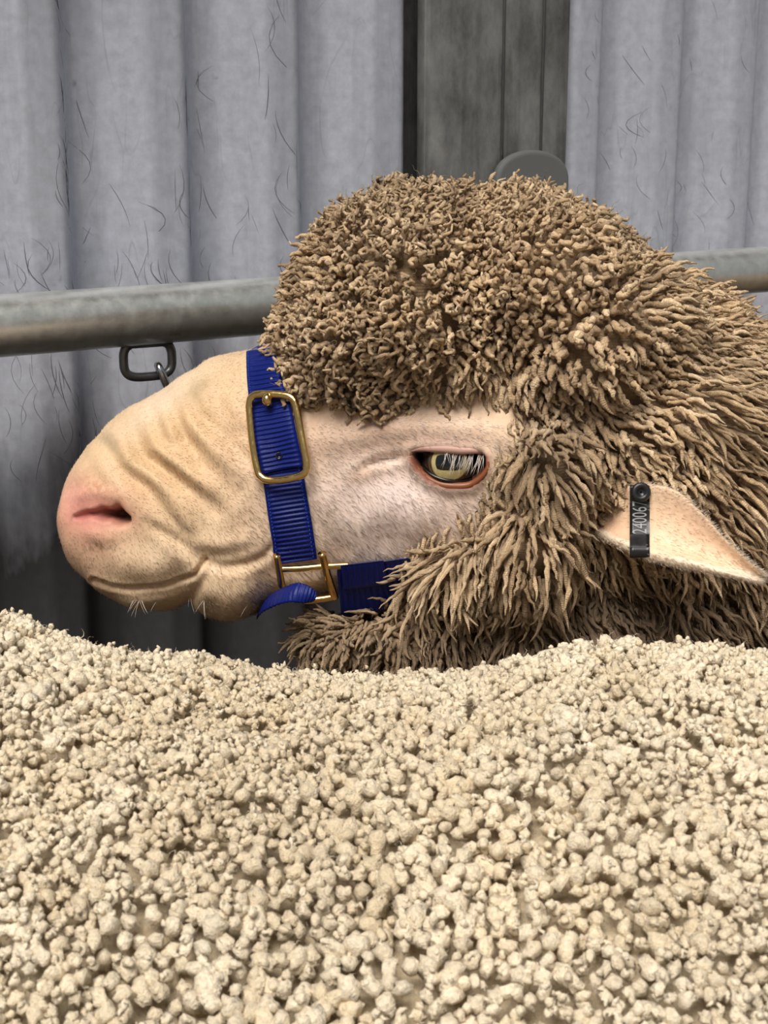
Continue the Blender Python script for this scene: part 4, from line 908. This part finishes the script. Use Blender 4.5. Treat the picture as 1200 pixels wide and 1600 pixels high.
k = rng.choice(np.where(np.abs(X) < .175)[0], 3200, replace=False); v4, f4 = blobs(Pp[k] + Nn_[k] * (.5 * spc[k])[:, None] + .0011 * rng.randn(len(k), 3), Nn_[k], flowb[k], spc[k] * (.26 + .16 * rng.rand(len(k))), 1.0)
c4 = np.repeat(tone[k] * (.96 + .14 * rng.rand(len(k), 1)), len(iv2), 0); Pp = Pp + Nn_ * (.45 * spc)[:, None]
# crimped tip ends standing out of the staples, and loose fibres
m = 1400; k = rng.choice(n, m); v2, f2, id2, s2, fb2 = locks(Pp[k] - Nn_[k] * .0012, nrm(Nn_[k] + .9 * rng.randn(m, 3)), nrm(rng.randn(m, 3) + .2 * Nn_[k]), .003 + .003 * rng.rand(m), .00055 + .0007 * rng.rand(m), .0010 * (.5 + rng.rand(m)), .8 + rng.rand(m), rng, M=7, K=5, taper=.5, bulge=.4)
m = 2200; k = rng.choice(n, m); v3, f3, sid, _, fb3 = locks(Pp[k] - Nn_[k] * .0005, nrm(Nn_[k] + 1.2 * rng.randn(m, 3)), nrm(rng.randn(m, 3) + .1 * Nn_[k]), .003 + .0035 * rng.rand(m), np.full(m, .00016), .0011 * (.5 + rng.rand(m)), 1 + 1.3 * rng.rand(m), rng, M=8, K=3, bulge=0)
nf = 26000; ki = rng.choice(np.where(np.abs(np.repeat(X, len(iv2))) < .18)[0], nf); nb0 = nrm(v1[ki] - np.repeat(P0 + Nn_ * hgt[:, None], len(iv2), 0)[ki]); kq = (nb0 * nrm(CV - v1[ki])).sum(1) > -.2; ki = ki[kq]; nb0 = nb0[kq]; nf = len(ki)
dd_ = nrm(nb0 * .45 + nrm(np.cross(nb0, rng.randn(nf, 3)))); sd_ = nrm(np.cross(dd_, nb0)) * .00007; ln_ = (.0012 + .0016 * rng.rand(nf, 1))
v5 = np.stack([v1[ki] - sd_, v1[ki] + sd_, v1[ki] + nb0 * .0001, v1[ki] + dd_ * ln_], 1).reshape(-1, 3); f5 = (np.array([[0, 1, 3], [1, 2, 3], [2, 0, 3]])[None] + (np.arange(nf) * 4)[:, None, None]).reshape(-1, 3)
# plainer tips over the rest of the back and flanks
m = 190000; Xo = rng.uniform(-.455, .84, m); Ao = rng.uniform(-1.5, 1.1, m); ok = (np.abs(Xo) > .188) | (Ao < -.665) | (Ao > .425); Xo, Ao = Xo[ok], Ao[ok]
ko = np.sqrt(np.clip(1 - (1 - np.clip((Xo + .46) / .20, 0, 1)) ** 2, 0, 1)) * np.sqrt(np.clip(1 - (1 - np.clip((.86 - Xo) / .22, 0, 1)) ** 2, 0, 1)); No = np.stack([0 * Xo, np.sin(Ao), np.cos(Ao)], -1)
Po = np.stack([Xo, np.full_like(Xo, YC), ZB + back_top(Xo) * np.where(np.abs(Xo) < .5, 1, .5)], -1) + No * (RB_ * ko)[:, None]; so_ = np.where((Xo > -.36) & (Xo < .36) & (Ao < .6) & (Ao > -.95), .0042, .0066); kp = thin(Po, so_, rng); Po, No, Xo, Ao, so_ = Po[kp], No[kp], Xo[kp], Ao[kp], so_[kp]; m = len(kp)
bo, hbo = dome(Xo + .002 * noise(Po, 70, 2), (Ao * RB_ + .002 * noise(Po, 70, 0)) * .60, .0125, 1, .70); axo = nrm(rng.randn(m, 3)); t1o = nrm(np.cross(axo, rng.randn(m, 3))); t2o = np.cross(axo, t1o)
ico = bmesh.new(); bmesh.ops.create_icosphere(ico, subdivisions=1, radius=1.0); ico.verts.ensure_lookup_table(); iv1 = np.array([v.co[:] for v in ico.verts]); itf1 = np.array([[v.index for v in f.verts] for f in ico.faces]); ico.free()
uo = iv1[None] * (1 + .14 * rng.randn(m, len(iv1), 1)) * (so_[:, None, None] * (.56 + .30 * rng.rand(m, 1, 1))); v6 = ((Po + No * (.0062 * bo - .0045)[:, None])[:, None] + uo[..., 0:1] * t1o[:, None] + uo[..., 1:2] * t2o[:, None] * .85 + uo[..., 2:3] * axo[:, None] * 1.2).reshape(-1, 3)
f6 = (itf1[None] + (np.arange(m) * len(iv1))[:, None, None]).reshape(-1, 3); c6 = np.repeat((bb[0] * (1 - hbo)[:, None] + bb[1] * hbo[:, None]) * (.9 + .18 * rng.rand(m, 1)), len(iv1), 0)
fv, ff = merge([(tw, [wf]), (v1, [f1]), (v2, f2), (v3, f3), (v4, [f4]), (v5, [f5]), (v6, [f6])])
cc = np.concatenate([np.tile(np.array(lin((205, 188, 160))), (len(tw), 1)), col1, np.tile(bb[1], (len(v2), 1)) * (.9 + .15 * rng.rand(len(v2), 1)), np.tile(np.array(lin((240, 228, 205))), (len(v3), 1)), c4, np.tile(np.array(lin((236, 222, 196))), (len(v5), 1)), c6])

o_ = mesh_obj('fleece', fv, ff, M_backwool, fs, color=np.clip(cc, 0, 1)); o_['kind'] = 'stuff'

for o in bpy.data.objects:
    if '_org' in o: del o['_org']
